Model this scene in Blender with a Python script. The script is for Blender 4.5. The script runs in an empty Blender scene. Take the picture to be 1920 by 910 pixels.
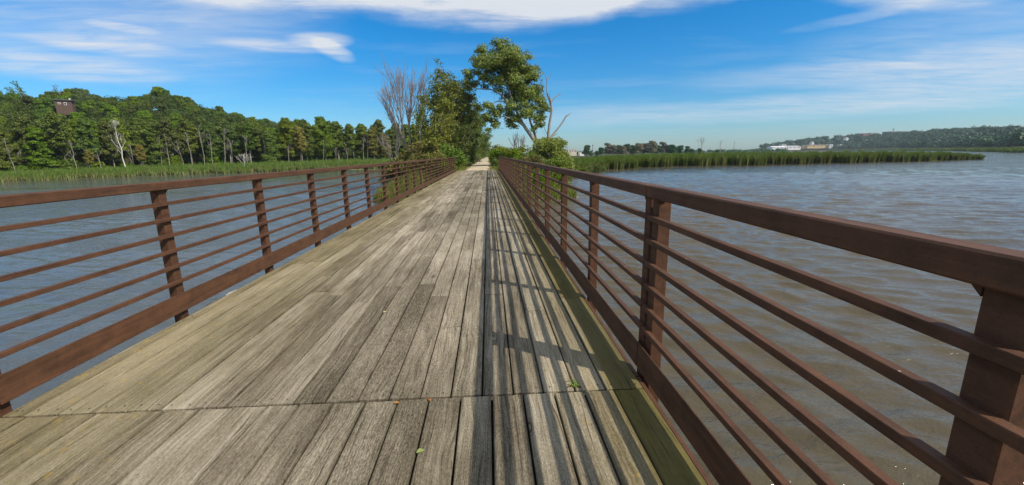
import bpy, math, random
import numpy as np
from mathutils import Matrix, Vector

S = bpy.context.scene
COL = S.collection
rng = np.random.default_rng(7)
random.seed(7)
R = math.radians

# ------------------------------------------------------------------ camera
FPX, PITCH, YAW, ROLL = 776.75, 0.2108, 0.0540, -0.0154
CAMZ, DECK = 4.2, 2.7
_cp, _sp = math.cos(PITCH), math.sin(PITCH)
F = np.array([math.sin(YAW)*_cp, math.cos(YAW)*_cp, -_sp])
R0 = np.array([math.cos(YAW), -math.sin(YAW), 0.0])
U0 = np.cross(R0, F)
RR = math.cos(ROLL)*R0 + math.sin(ROLL)*U0
UU = -math.sin(ROLL)*R0 + math.cos(ROLL)*U0
cam = bpy.data.cameras.new('camera'); camo = bpy.data.objects.new('camera', cam); COL.objects.link(camo)
cam.sensor_width = 36; cam.lens = 36*FPX/1920; cam.clip_start = 0.05; cam.clip_end = 12000
m = Matrix.Identity(4)
for i in range(3):
    m[i][0], m[i][1], m[i][2] = RR[i], UU[i], -F[i]
m[2][3] = CAMZ
camo.matrix_world = m
S.camera = camo

# ------------------------------------------------------------------ light
SUN = np.array([0.86, -0.55, 1.0]); SUN /= np.linalg.norm(SUN)
sl = bpy.data.lights.new('sun', 'SUN'); sl.energy = 3.7; sl.angle = R(0.53); sl.color = (1.0, 0.93, 0.83)
so = bpy.data.objects.new('sun', sl); COL.objects.link(so)
so.rotation_euler = Vector(SUN.tolist()).to_track_quat('Z', 'Y').to_euler(); so.location = (20, -20, 30)
S.view_settings.view_transform = 'Standard'; S.view_settings.look = 'None'
S.view_settings.exposure = 0.35; S.view_settings.gamma = 1.0; S.view_settings.use_curve_mapping = False
S.cycles.max_bounces = 6; S.cycles.transparent_max_bounces = 8; S.cycles.volume_bounces = 0
S.cycles.volume_step_rate = 1.0; S.cycles.volume_max_steps = 64
S.cycles.use_denoising = True
S.cycles.sample_clamp_indirect = 4.0

def ray(px, py):
    return F + RR*(px-960)/FPX - UU*(py-455)/FPX
def at(px, py, Y):
    "world point at depth y=Y seen at a photo pixel"
    d = ray(px, py); d = d*(Y/d[1]); return np.array([d[0], d[1], d[2]+CAMZ])
def elev(px, py):
    "azimuth (deg) and tangent of elevation of a pixel"
    d = ray(px, py); return math.degrees(math.atan2(d[0], d[1])), d[2]/math.hypot(d[0], d[1])

# world: Nishita sky with cirrus laid out by direction
W = bpy.data.worlds.new('World'); S.world = W; W.use_nodes = True
nt = W.node_tree; N = nt.nodes; L = nt.links
for n in list(N): N.remove(n)
class G:
    "tiny node-graph helper"
    def __init__(s, tree): s.t = tree
    def n(s, typ, ins=None, **kw):
        nd = s.t.nodes.new(typ)
        for k, v in kw.items(): setattr(nd, k, v)
        for k, v in (ins or {}).items():
            sock = nd.inputs[k]
            if isinstance(v, bpy.types.NodeSocket): s.t.links.new(v, sock)
            else: sock.default_value = v
        return nd
    def math(s, op, a, b=0.0, c=None, clamp=False):
        ins = {0: a, 1: b}
        if c is not None: ins[2] = c
        return s.n('ShaderNodeMath', ins, operation=op, use_clamp=clamp).outputs[0]
    def vmath(s, op, a, b=(0, 0, 0)):
        nd = s.n('ShaderNodeVectorMath', {0: a, 1: b}, operation=op)
        return nd.outputs['Value'] if op in ('DOT_PRODUCT', 'LENGTH') else nd.outputs[0]
    def map(s, v, scale=(1, 1, 1), loc=(0, 0, 0), rot=(0, 0, 0)):
        return s.n('ShaderNodeMapping', {'Vector': v, 'Scale': scale, 'Location': loc, 'Rotation': rot}).outputs[0]
    def noise(s, v, scale=1.0, detail=3.0, rough=0.55, dist=0.0):
        return s.n('ShaderNodeTexNoise', {'Vector': v, 'Scale': scale, 'Detail': detail, 'Roughness': rough, 'Distortion': dist}).outputs['Fac']
    def rng(s, v, a, b, c=0.0, d=1.0, smooth=False):
        return s.n('ShaderNodeMapRange', {'Value': v, 'From Min': a, 'From Max': b, 'To Min': c, 'To Max': d},
                   interpolation_type='SMOOTHSTEP' if smooth else 'LINEAR').outputs[0]
    def ramp(s, v, stops):
        nd = s.n('ShaderNodeValToRGB', {'Fac': v}); e = nd.color_ramp.elements
        while len(e) < len(stops): e.new(0.5)
        for q, (p, c) in zip(e, stops): q.position = p; q.color = (*c, 1)
        return nd.outputs[0]
    def mix(s, f, a, b, mode='MIX'):
        nd = s.n('ShaderNodeMix', data_type='RGBA', blend_type=mode)
        for k, v in ((0, f), (6, a), (7, b)):
            if isinstance(v, bpy.types.NodeSocket): s.t.links.new(v, nd.inputs[k])
            else: nd.inputs[k].default_value = (*v, 1) if isinstance(v, tuple) and len(v) == 3 else v
        return nd.outputs[2]
g = G(nt)
sky = g.n('ShaderNodeTexSky', sky_type='NISHITA', sun_disc=False, sun_elevation=math.asin(SUN[2]),
          sun_rotation=math.atan2(SUN[0], SUN[1]), air_density=1.0, dust_density=0.6, ozone_density=3.0, altitude=300)
dirv = g.n('ShaderNodeTexCoord').outputs['Generated']
sep = g.n('ShaderNodeSeparateXYZ', {0: dirv})
zz = g.math('MAXIMUM', g.math('ADD', sep.outputs[2], 0.03), 0.02)
pl = g.n('ShaderNodeCombineXYZ', {0: g.math('DIVIDE', sep.outputs[0], zz), 1: g.math('DIVIDE', sep.outputs[1], zz), 2: 0.0}).outputs[0]
az = g.math('MULTIPLY', g.math('ARCTAN2', sep.outputs[0], sep.outputs[1]), 57.2958)
el = g.math('MULTIPLY', g.math('ARCSINE', sep.outputs[2]), 57.2958)
warp = g.noise(g.n('ShaderNodeCombineXYZ', {0: g.math('MULTIPLY', az, 0.08), 1: g.math('MULTIPLY', el, 0.25)}).outputs[0], 1.0, 5, 0.6)
wob = g.math('MULTIPLY', g.math('SUBTRACT', warp, 0.5), 1.0)
# (az, el, half width, half height, strength, tilt)
CL = [(-24.5, 12.2, 4.6, 0.55, 0.55, 0.03), (-19.6, 13.3, 2.6, 0.65, 0.75, 0.05), (-18.4, 12.3, 1.7, 0.75, 0.85, -0.3), (-24.5, 17.6, 12.0, 1.7, 0.75, 0.05),
      (2.0, 20.3, 17.0, 3.5, 1.15, 0.02), (8.0, 18.4, 9.0, 2.6, 0.95, 0.05), (-20, 20.5, 18.0, 3.0, 0.8, 0.0), (-42, 14.5, 17, 5.5, 0.52, 0.0), (-42, 8.2, 6.0, 0.9, 0.50, 0.02),
      (-39, 10.6, 4.0, 0.6, 0.45, 0.02), (-37.3, 12.3, 2.0, 0.3, 0.45, 0.0), (28, 20.5, 20, 3.2, 1.1, 0.0), (50, 14.6, 9, 2.0, 1.15, -0.1),
      (46, 7.4, 16.0, 1.2, 0.42, -0.03), (52, 8.7, 12, 3.0, 0.34, -0.05), (30, 4.6, 26, 1.1, 0.42, 0.0), (47, 5.0, 9, 1.2, 0.22, 0.0), (40, 12.6, 4.0, 0.4, 0.35, 0.05)]
tot = None
for (a, e, w, h, s, t) in CL:
    da = g.math('SUBTRACT', az, a); de = g.math('SUBTRACT', g.math('SUBTRACT', el, e), g.math('MULTIPLY', da, t))
    de = g.math('ADD', de, g.math('MULTIPLY', wob, 1.6*min(h, 2.0)))
    q = g.math('ADD', g.math('POWER', g.math('ABSOLUTE', g.math('DIVIDE', da, w)), 2.0), g.math('POWER', g.math('ABSOLUTE', g.math('DIVIDE', de, h)), 2.0))
    v = g.math('MULTIPLY', g.rng(q, 0.0, 2.6, 1, 0, True), s)
    tot = v if tot is None else g.math('ADD', tot, v)
fib = g.noise(g.map(pl, (1.5, 5.0, 1), rot=(0, 0, R(-12))), 1.0, 8, 0.62, 0.6)
fib2 = g.noise(g.map(pl, (0.5, 1.1, 1), (3, 5, 0)), 1.0, 5, 0.6, 0.3)
fibm = g.rng(g.math('ADD', g.math('MULTIPLY', fib, 0.5), g.math('MULTIPLY', fib2, 0.5)), 0.33, 0.62)
cl = g.math('MULTIPLY', tot, g.math('ADD', 0.16, g.math('MULTIPLY', fibm, 0.95)), clamp=True)
thin = g.math('MULTIPLY', g.rng(fib2, 0.5, 0.8), 0.16)
cl = g.math('MAXIMUM', cl, thin)
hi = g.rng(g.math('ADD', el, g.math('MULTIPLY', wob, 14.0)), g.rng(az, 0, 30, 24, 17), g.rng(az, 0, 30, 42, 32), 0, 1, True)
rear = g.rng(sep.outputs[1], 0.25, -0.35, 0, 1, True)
fill_cloud = g.math('MULTIPLY', g.math('MAXIMUM', hi, rear), g.math('ADD', 0.44, g.math('MULTIPLY', fibm, 0.42)))  # cloud overhead and behind the camera, added to whiten the fill light
cl = g.math('MAXIMUM', cl, fill_cloud)
hs = g.n('ShaderNodeHueSaturation', {'Hue': 0.494, 'Saturation': 1.5, 'Value': 1.0, 'Color': sky.outputs[0]}).outputs[0]
hs = g.mix(1.0, hs, (0.56, 0.87, 0.95), 'MULTIPLY')
hs = g.mix(1.0, hs, g.ramp(g.rng(el, -2, 30), [(0.0, (0.82, 0.68, 0.78)), (0.2, (0.76, 0.74, 0.84)), (0.45, (0.74, 0.86, 0.92)), (0.8, (0.86, 0.96, 0.98))]), 'MULTIPLY')
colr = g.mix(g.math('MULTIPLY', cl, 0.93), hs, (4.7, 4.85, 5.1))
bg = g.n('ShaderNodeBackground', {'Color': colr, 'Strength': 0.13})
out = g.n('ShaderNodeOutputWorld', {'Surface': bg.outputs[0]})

# ------------------------------------------------------------------ helpers
def setp(o, label=None, cat=None, group=None, kind=None):
    if label: o['label'] = label
    if cat: o['category'] = cat
    if group: o['group'] = group
    if kind: o['kind'] = kind
    return o
def link(name, me, mat=None, parent=None, loc=None):
    o = bpy.data.objects.new(name, me); COL.objects.link(o)
    if me is not None and mat is not None:
        for mm in (mat if isinstance(mat, (list, tuple)) else [mat]): me.materials.append(mm)
    if parent is not None: o.parent = parent
    if loc is not None: o.location = loc
    return o
def empty(name, loc=(0, 0, 0), **kw):
    o = bpy.data.objects.new(name, None); o.empty_display_size = 0.3; COL.objects.link(o); o.location = tuple(float(v) for v in loc)
    return setp(o, **kw)
def np_mesh(name, V, Fc, cols=None, smooth=False, mats=None):
    "V (n,3), Fc (m,k) all the same size k or list of arrays of different k"
    me = bpy.data.meshes.new(name)
    V = np.asarray(V, dtype=np.float32)
    if isinstance(Fc, list) and len(Fc) and isinstance(Fc[0], tuple): Fc = np.array(Fc)
    Fs = Fc if isinstance(Fc, list) else [Fc]
    Fs = [np.asarray(f, dtype=np.int32) for f in Fs if len(f)]
    me.vertices.add(len(V)); me.vertices.foreach_set('co', V.ravel())
    tot = np.concatenate([np.full(len(f), f.shape[1], np.int32) for f in Fs])
    idx = np.concatenate([f.ravel() for f in Fs])
    st = np.concatenate([[0], np.cumsum(tot)[:-1]]).astype(np.int32)
    me.loops.add(len(idx)); me.loops.foreach_set('vertex_index', idx)
    me.polygons.add(len(tot)); me.polygons.foreach_set('loop_start', st); me.polygons.foreach_set('loop_total', tot)
    if mats is not None: me.polygons.foreach_set('material_index', np.asarray(mats, dtype=np.int32))
    me.polygons.foreach_set('use_smooth', np.full(len(tot), bool(smooth)))
    me.update(calc_edges=True)
    if cols is not None:
        a = me.color_attributes.new('tone', 'FLOAT_COLOR', 'POINT')
        c = np.asarray(cols, dtype=np.float32)
        if c.shape[1] == 3: c = np.concatenate([c, np.ones((len(c), 1), np.float32)], 1)
        a.data.foreach_set('color', c.ravel())
    return me
class MB:
    "collects shapes for one mesh"
    def __init__(s): s.v = []; s.f3 = []; s.f4 = []; s.c = []; s.n = 0
    def add(s, V, F4=None, F3=None, c=(0.5, 0.5, 0.5)):
        V = np.asarray(V, float).reshape(-1, 3); s.v.append(V)
        if F4 is not None and len(F4): s.f4.append(np.asarray(F4)+s.n)
        if F3 is not None and len(F3): s.f3.append(np.asarray(F3)+s.n)
        c = np.asarray(c, float); s.c.append(np.tile(c, (len(V), 1)) if c.ndim == 1 else c); s.n += len(V)
    def box(s, x0, x1, y0, y1, z0, z1, ch=0.0, c=(0.5, 0.5, 0.5)):
        if ch <= 0:
            V = [(x, y, z) for z in (z0, z1) for (x, y) in ((x0, y0), (x1, y0), (x1, y1), (x0, y1))]
            s.add(V, [(3, 2, 1, 0), (4, 5, 6, 7), (0, 1, 5, 4), (1, 2, 6, 5), (2, 3, 7, 6), (3, 0, 4, 7)], c=c)
        else:  # chamfered along every edge: three nested rings
            V = []; F4 = []
            for (z, e) in ((z0, ch), (z0+ch, 0), (z1-ch, 0), (z1, ch)):
                xa, xb, ya, yb = x0+e, x1-e, y0+e, y1-e
                k = ch if e == 0 else 0
                V += [(xa+k, ya, z), (xb-k, ya, z), (xb, ya+k, z), (xb, yb-k, z), (xb-k, yb, z), (xa+k, yb, z), (xa, yb-k, z), (xa, ya+k, z)]
            for r in range(3):
                for i in range(8):
                    j = (i+1) % 8; F4.append((r*8+i, r*8+j, r*8+8+j, r*8+8+i))
            F4 += [(24, 25, 26, 27), (24, 27, 28, 31), (28, 29, 30, 31), (3, 2, 1, 0), (7, 4, 3, 0), (7, 6, 5, 4)]
            s.add(V, F4, c=c)
    def tube(s, pts, rad, k=6, c=(0.5, 0.5, 0.5), cap=True):
        P = np.asarray(pts, float); r = np.asarray(rad, float)
        if r.ndim == 0: r = np.full(len(P), float(r))
        T = np.gradient(P, axis=0); T /= np.linalg.norm(T, axis=1, keepdims=True)+1e-9
        a = np.array([0.31, 0.95, 0.05]) if abs(T[0] @ np.array([0, 1, 0])) < 0.9 else np.array([1.0, 0, 0])
        V = []
        for i in range(len(P)):
            u = np.cross(T[i], a); u /= np.linalg.norm(u)+1e-9; w = np.cross(T[i], u); a = np.cross(u, T[i]) if False else a
            th = np.arange(k)*2*math.pi/k
            V.append(P[i]+r[i]*(np.cos(th)[:, None]*u+np.sin(th)[:, None]*w))
        V = np.concatenate(V); F4 = []
        for i in range(len(P)-1):
            for j in range(k):
                F4.append((i*k+j, i*k+(j+1) % k, (i+1)*k+(j+1) % k, (i+1)*k+j))
        s.add(V, F4, c=c)
        if cap:
            s.add(np.vstack([V[-k:], P[-1]+T[-1]*r[-1]*0.6]), F3=[(j, (j+1) % k, k) for j in range(k)], c=c)
    def mesh(s, name, smooth=False):
        fs = [];
        if s.f4: fs.append(np.concatenate(s.f4))
        if s.f3: fs.append(np.concatenate(s.f3))
        return np_mesh(name, np.concatenate(s.v), fs, np.concatenate(s.c), smooth)
def unit(v): return v/(np.linalg.norm(v, axis=-1, keepdims=True)+1e-9)

# ------------------------------------------------------------------ materials
def mat(name):
    mt = bpy.data.materials.new(name); mt.use_nodes = True
    t = mt.node_tree
    for n in list(t.nodes): t.nodes.remove(n)
    gg = G(t); o = gg.n('ShaderNodeOutputMaterial'); return mt, gg, o
def finish(gg, o, color, rough=0.7, bump=None, bs=0.3, bd=0.01, metal=0.0, spec=0.5, trans=0.0):
    ins = {'Base Color': color if isinstance(color, bpy.types.NodeSocket) else (*color, 1), 'Roughness': rough, 'Metallic': metal, 'Specular IOR Level': spec}
    p = gg.n('ShaderNodeBsdfPrincipled', ins)
    if bump is not None:
        b = gg.n('ShaderNodeBump', {'Height': bump, 'Strength': bs, 'Distance': bd}); gg.t.links.new(b.outputs[0], p.inputs['Normal'])
    sh = p.outputs[0]
    if trans > 0:
        tr = gg.n('ShaderNodeBsdfTranslucent', {'Color': ins['Base Color']})
        mx = gg.n('ShaderNodeMixShader', {0: trans, 1: sh, 2: tr.outputs[0]}); sh = mx.outputs[0]
    gg.t.links.new(sh, o.inputs[0])
    return p
def simple(name, c, rough=0.8, var=0.25, scale=3.0, spec=0.3):
    mt, gg, o = mat(name)
    v = gg.n('ShaderNodeTexCoord').outputs['Object']
    n = gg.noise(v, scale, 5, 0.65)
    cc = gg.mix(1.0, (*c,), gg.ramp(n, [(0.3, (1-var,)*3), (0.7, (1+var,)*3)]), 'MULTIPLY')
    finish(gg, o, cc, rough, n, 0.2, 0.02, spec=spec); return mt
def leafmat(name, dark, light, hue_jit=0.02, val_jit=0.35, trans=0.25, rough=0.55, spec=0.3, back=None):
    mt, gg, o = mat(name)
    at_ = gg.n('ShaderNodeAttribute', attribute_name='tone').outputs['Color']
    sp = gg.n('ShaderNodeSeparateColor', {0: at_})
    c = gg.mix(sp.outputs[0], dark, light)
    if back: c = gg.mix(sp.outputs[1], c, back)
    ri = gg.n('ShaderNodeObjectInfo').outputs['Random']
    r2 = gg.math('FRACT', gg.math('MULTIPLY', ri, 13.7))
    c = gg.n('ShaderNodeHueSaturation', {'Hue': gg.rng(ri, 0, 1, 0.5-hue_jit, 0.5+hue_jit), 'Saturation': gg.rng(r2, 0, 1, 0.9, 1.1),
             'Value': gg.rng(r2, 0, 1, 1-val_jit, 1+val_jit), 'Color': c}).outputs[0]
    finish(gg, o, c, rough, trans=trans, spec=spec); return mt
def barkmat(name, a, b, sc=(14, 14, 3)):
    mt, gg, o = mat(name)
    v = gg.n('ShaderNodeTexCoord').outputs['Object']
    n = gg.noise(gg.map(v, sc), 1.0, 5, 0.7)
    finish(gg, o, gg.ramp(n, [(0.3, a), (0.65, b)]), 0.9, n, 0.6, 0.03, spec=0.2); return mt

ORD = ['first', 'second', 'third', 'fourth', 'fifth', 'sixth', 'seventh', 'eighth', 'ninth', 'tenth', 'eleventh', 'twelfth', 'thirteenth', 'fourteenth', 'fifteenth', 'sixteenth',
       'seventeenth', 'eighteenth', 'nineteenth', 'twentieth', 'twenty-first', 'twenty-second', 'twenty-third', 'twenty-fourth', 'twenty-fifth']
M = {}
M['leaf'] = leafmat('foliage_green', (0.043, 0.081, 0.007), (0.176, 0.268, 0.014), 0.022, 0.38)
M['leaf_front'] = leafmat('foliage_front', (0.044, 0.080, 0.007), (0.206, 0.279, 0.019), 0.022, 0.30)
M['leaf_yellow'] = leafmat('foliage_yellow', (0.15, 0.14, 0.012), (0.36, 0.28, 0.035), 0.01, 0.1)
M['leaf_big'] = leafmat('foliage_cottonwood', (0.078, 0.113, 0.012), (0.324, 0.406, 0.048), 0.0, 0.0, 0.28, 0.45)
M['leaf_willow'] = leafmat('foliage_willow', (0.066, 0.090, 0.012), (0.246, 0.258, 0.043), 0.015, 0.2, 0.25, 0.5)
M['leaf_mid'] = leafmat('foliage_mid', (0.057, 0.095, 0.009), (0.196, 0.245, 0.031), 0.015, 0.2, 0.25, 0.5)
M['leaf_olive'] = leafmat('foliage_olive', (0.083, 0.083, 0.020), (0.231, 0.204, 0.050), 0.015, 0.2)
M['leaf_bright'] = leafmat('foliage_bright', (0.072, 0.113, 0.018), (0.204, 0.255, 0.050), 0.012, 0.15, 0.3)
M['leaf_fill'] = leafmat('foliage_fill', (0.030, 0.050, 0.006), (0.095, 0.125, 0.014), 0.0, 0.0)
M['leaf_sprout'] = leafmat('foliage_sprout', (0.11, 0.15, 0.025), (0.30, 0.36, 0.075), 0.01, 0.1, 0.3)
M['leaf_far'] = leafmat('foliage_far', (0.022, 0.070, 0.018), (0.050, 0.136, 0.026), 0.02, 0.3, 0.1)
M['leaf_grey'] = leafmat('foliage_grey', (0.12, 0.12, 0.06), (0.24, 0.22, 0.13), 0.02, 0.25, 0.1)
M['reed'] = leafmat('reed_blades', (0.066, 0.127, 0.007), (0.214, 0.325, 0.030), 0, 0, 0.3, 0.5, back=(0.42, 0.34, 0.15))
M['reed_dark'] = leafmat('reed_blades_dark', (0.044, 0.081, 0.006), (0.151, 0.227, 0.016), 0, 0, 0.3, 0.5, back=(0.40, 0.32, 0.14))
M['grass'] = leafmat('verge_grass', (0.08, 0.12, 0.016), (0.26, 0.29, 0.06), 0, 0, 0.3, 0.6, back=(0.42, 0.36, 0.17))
M['bark'] = barkmat('bark_brown', (0.07, 0.055, 0.04), (0.20, 0.17, 0.13))
M['bark_pale'] = barkmat('bark_pale', (0.16, 0.14, 0.10), (0.42, 0.38, 0.30))
M['bark_white'] = barkmat('bark_white', (0.45, 0.42, 0.36), (0.80, 0.76, 0.68))
M['bark_grey'] = barkmat('bark_grey', (0.16, 0.14, 0.12), (0.40, 0.36, 0.31))
M['bark_pink'] = barkmat('bark_bare', (0.20, 0.155, 0.13), (0.42, 0.34, 0.29))
M['soil'] = simple('soil', (0.16, 0.13, 0.08), 0.95, 0.3, 0.8)
M['stone'] = simple('stone', (0.36, 0.33, 0.27), 0.9, 0.25, 12)
M['shingle'] = simple('roof_dark', (0.10, 0.09, 0.085), 0.9, 0.2, 2)
M['glass_dark'] = simple('window_dark', (0.02, 0.022, 0.025), 0.15, 0.05, 2, 0.5)
M['white'] = simple('painted_white', (0.78, 0.76, 0.72), 0.6, 0.06, 0.5)
M['cream'] = simple('wall_cream', (0.62, 0.55, 0.42), 0.7, 0.08, 0.5)
M['tan'] = simple('wall_tan', (0.55, 0.42, 0.22), 0.7, 0.08, 0.5)
M['brick'] = simple('wall_brick', (0.28, 0.13, 0.09), 0.85, 0.15, 0.7)
M['brownwall'] = simple('wall_brown', (0.11, 0.072, 0.052), 0.85, 0.15, 2)
M['greywall'] = simple('wall_grey', (0.42, 0.41, 0.40), 0.8, 0.1, 1)
M['steelgrey'] = simple('steel_grey', (0.20, 0.20, 0.21), 0.5, 0.1, 2)

# weathered steel
def rust(name, base, lite):
    mt, gg, o = mat(name)
    v = gg.n('ShaderNodeTexCoord').outputs['Object']
    n = gg.noise(v, 6.0, 8, 0.78); n2 = gg.noise(v, 190.0, 3, 0.7); n3 = gg.noise(gg.map(v, (30, 2.0, 30)), 1.0, 5, 0.7)
    c = gg.ramp(gg.math('ADD', gg.math('MULTIPLY', n, 0.5), gg.math('MULTIPLY', n3, 0.5)), [(0.34, base), (0.66, lite)])
    c = gg.mix(1.0, c, gg.ramp(n2, [(0.32, (0.78, 0.76, 0.74)), (0.70, (1.18, 1.16, 1.14))]), 'MULTIPLY')
    vo = gg.n('ShaderNodeTexVoronoi', {'Vector': v, 'Scale': 22.0}, feature='F1')
    vr = gg.n('ShaderNodeSeparateColor', {0: vo.outputs['Color']}).outputs[0]
    spot = gg.math('MULTIPLY', gg.math('LESS_THAN', vo.outputs['Distance'], 0.10), gg.math('GREATER_THAN', vr, 0.955))
    c = gg.mix(gg.math('MULTIPLY', spot, 0.8), c, (0.45, 0.40, 0.33))
    finish(gg, o, c, gg.rng(n2, 0.3, 0.7, 0.62, 0.85), gg.math('ADD', n2, gg.math('MULTIPLY', n, 0.4)), 0.35, 0.0012, spec=0.35); return mt
M['rust'] = rust('weathering_steel', (0.042, 0.019, 0.008), (0.142, 0.062, 0.029))

# deck wood
mt, gg, o = mat('weathered_planks')
v = gg.n('ShaderNodeTexCoord').outputs['Object']
A = gg.n('ShaderNodeSeparateColor', {0: gg.n('ShaderNodeAttribute', attribute_name='tone').outputs['Color']})
pid, ptone, prough0 = A.outputs[0], A.outputs[1], A.outputs[2]
edge = gg.rng(gg.n('ShaderNodeAttribute', attribute_name='tone').outputs['Alpha'], 0.80, 0.96, 0, 1, True)
sx = gg.n('ShaderNodeSeparateXYZ', {0: v}); X = sx.outputs[0]; Y = sx.outputs[1]
band = gg.rng(gg.math('ABSOLUTE', gg.math('ADD', gg.math('ADD', X, 0.74), gg.math('MULTIPLY', gg.math('SUBTRACT', gg.noise(gg.map(v, (2.5, 0.6, 1)), 1.0, 4, 0.6), 0.5), 0.8))), 0.12, 0.60, 1, 0, True)
prough = gg.math('MULTIPLY', band, gg.math('ADD', 0.65, gg.math('MULTIPLY', prough0, 0.35)))
off = gg.n('ShaderNodeCombineXYZ', {0: gg.math('MULTIPLY', pid, 7.0), 1: gg.math('MULTIPLY', pid, 31.0), 2: gg.math('MULTIPLY', pid, 57.0)}).outputs[0]
vp = gg.vmath('ADD', v, off)
bend = gg.noise(gg.map(vp, (5, 1.4, 1)), 1.0, 2, 0.5)
vx = gg.vmath('ADD', vp, gg.n('ShaderNodeCombineXYZ', {0: gg.math('MULTIPLY', bend, 0.10), 1: 0.0, 2: 0.0}).outputs[0])
grain = gg.noise(gg.map(vx, (125, 3.0, 20)), 1.0, 7, 0.80)
midg = gg.noise(gg.map(vx, (46, 1.1, 12), (3, 3, 3)), 1.0, 5, 0.7)
fine = gg.noise(gg.map(vx, (260, 9, 40)), 1.0, 3, 0.7)
wide = gg.noise(gg.map(vx, (16, 0.7, 10)), 1.0, 3, 0.6)
speck = gg.noise(gg.map(vp, (120, 26, 20)), 1.0, 5, 0.78)
blot = gg.noise(gg.map(vp, (2.2, 0.55, 1)), 1.0, 5, 0.65)
val = gg.math('ADD', gg.math('MULTIPLY', grain, 0.36), gg.math('ADD', gg.math('MULTIPLY', wide, 0.16), gg.math('MULTIPLY', midg, 0.26)))
val = gg.math('ADD', val, gg.math('MULTIPLY', fine, 0.14))
val = gg.math('ADD', val, gg.math('MULTIPLY', blot, 0.18))
vals = gg.math('ADD', 0.028, gg.math('ADD', gg.math('MULTIPLY', speck, 0.40), gg.math('ADD', gg.math('MULTIPLY', blot, 0.26), gg.math('MULTIPLY', grain, 0.34))))
val = gg.n('ShaderNodeMix', {0: prough, 2: val, 3: vals}, data_type='FLOAT').outputs[0]
iso = gg.noise(gg.map(vp, (150, 60, 20), (1, 8, 3)), 1.0, 4, 0.75)
val = gg.math('ADD', val, gg.math('MULTIPLY', gg.math('SUBTRACT', iso, 0.5), 0.34))
val = gg.math('ADD', val, gg.math('MULTIPLY', gg.math('SUBTRACT', ptone, 0.5), 0.115))
# knots
vo = gg.n('ShaderNodeTexVoronoi', {'Vector': gg.map(vp, (5.2, 1.35, 0.0)), 'Scale': 1.0, 'Randomness': 1.0}, feature='F1')
vr = gg.n('ShaderNodeSeparateColor', {0: vo.outputs['Color']}).outputs[0]
kn = gg.math('MULTIPLY', gg.rng(vo.outputs['Distance'], 0.05, 0.16, 1, 0, True), gg.math('GREATER_THAN', vr, 0.72))
ring = gg.math('MULTIPLY', gg.math('SINE', gg.math('MULTIPLY', vo.outputs['Distance'], 190.0)), gg.math('MULTIPLY', kn, 0.10))
val = gg.math('SUBTRACT', gg.math('ADD', val, ring), gg.math('MULTIPLY', kn, 0.10))
col = gg.ramp(val, [(0.41, (0.036, 0.029, 0.019)), (0.48, (0.120, 0.101, 0.072)), (0.545, (0.215, 0.187, 0.140)), (0.61, (0.335, 0.300, 0.238)), (0.70, (0.50, 0.46, 0.385))])
# algae near the edges, olive toward the left rail and dark moss at the right rail
mn = gg.noise(gg.map(v, (1.4, 0.5, 1)), 1.0, 6, 0.7); mf = gg.noise(gg.map(v, (14, 7, 1)), 1.0, 4, 0.7)
mm_ = gg.math('ADD', gg.math('MULTIPLY', gg.math('SUBTRACT', mn, 0.5), 1.6), gg.math('MULTIPLY', gg.math('SUBTRACT', mf, 0.5), 0.9))
mr = gg.rng(gg.math('ADD', X, gg.math('MULTIPLY', mm_, 0.55)), 0.15, 0.95, 0, 1, True)
ml = gg.rng(gg.math('ADD', gg.math('MULTIPLY', X, -1.0), gg.math('MULTIPLY', mm_, 0.7)), 1.35, 2.75, 0, 1, True)
col = gg.mix(gg.math('MULTIPLY', gg.math('MAXIMUM', mr, ml), 0.46), col, gg.mix(val, (0.085, 0.070, 0.026), (0.34, 0.285, 0.135)))
yel = gg.math('MULTIPLY', gg.math('GREATER_THAN', gg.noise(gg.map(v, (18, 10, 1)), 1.0, 3, 0.6), 0.64), gg.math('MAXIMUM', mr, ml))
col = gg.mix(gg.math('MULTIPLY', yel, 0.38), col, (0.42, 0.27, 0.04))
md = gg.rng(gg.math('ADD', X, gg.math('MULTIPLY', mm_, 0.05)), 0.70, 0.80, 0, 1, True)
col = gg.mix(gg.math('MULTIPLY', md, 0.78), col, gg.mix(mf, (0.060, 0.058, 0.010), (0.17, 0.135, 0.032)))
hgt = gg.math('ADD', gg.math('MULTIPLY', grain, 0.7), gg.math('ADD', gg.math('MULTIPLY', fine, 0.25), gg.math('MULTIPLY', gg.math('MULTIPLY', speck, prough), 0.9)))
dirt = gg.noise(gg.map(v, (0.9, 0.35, 1), (4, 2, 0)), 1.0, 6, 0.7)
col = gg.mix(1.0, col, gg.ramp(dirt, [(0.32, (0.55, 0.51, 0.42)), (0.46, (0.86, 0.83, 0.74)), (0.56, (1.0, 0.97, 0.88)), (0.66, (1.22, 1.18, 1.09))]), 'MULTIPLY')
col = gg.mix(1.0, col, (1.10, 1.09, 1.08), 'MULTIPLY')
crack = gg.rng(gg.noise(gg.map(vx, (70, 0.9, 9), (9, 9, 9)), 1.0, 5, 0.7), 0.595, 0.625, 0, 1, True)
col = gg.mix(gg.math('MULTIPLY', edge, gg.rng(gg.noise(gg.map(v, (3, 1.2, 1), (7, 7, 7)), 1.0, 4, 0.6), 0.35, 0.65, 0.08, 0.48)), col, (0.040, 0.033, 0.018))
col = gg.mix(gg.math('MULTIPLY', crack, 0.62), col, (0.03, 0.024, 0.016))
finish(gg, o, col, 0.88, hgt, 0.9, 0.005, spec=0.2)
M['wood'] = mt
M['woodside'] = simple('wet_timber', (0.035, 0.030, 0.022), 0.95, 0.4, 6)
M['nail'] = simple('nail_steel', (0.035, 0.025, 0.02), 0.7, 0.2, 30)

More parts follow.
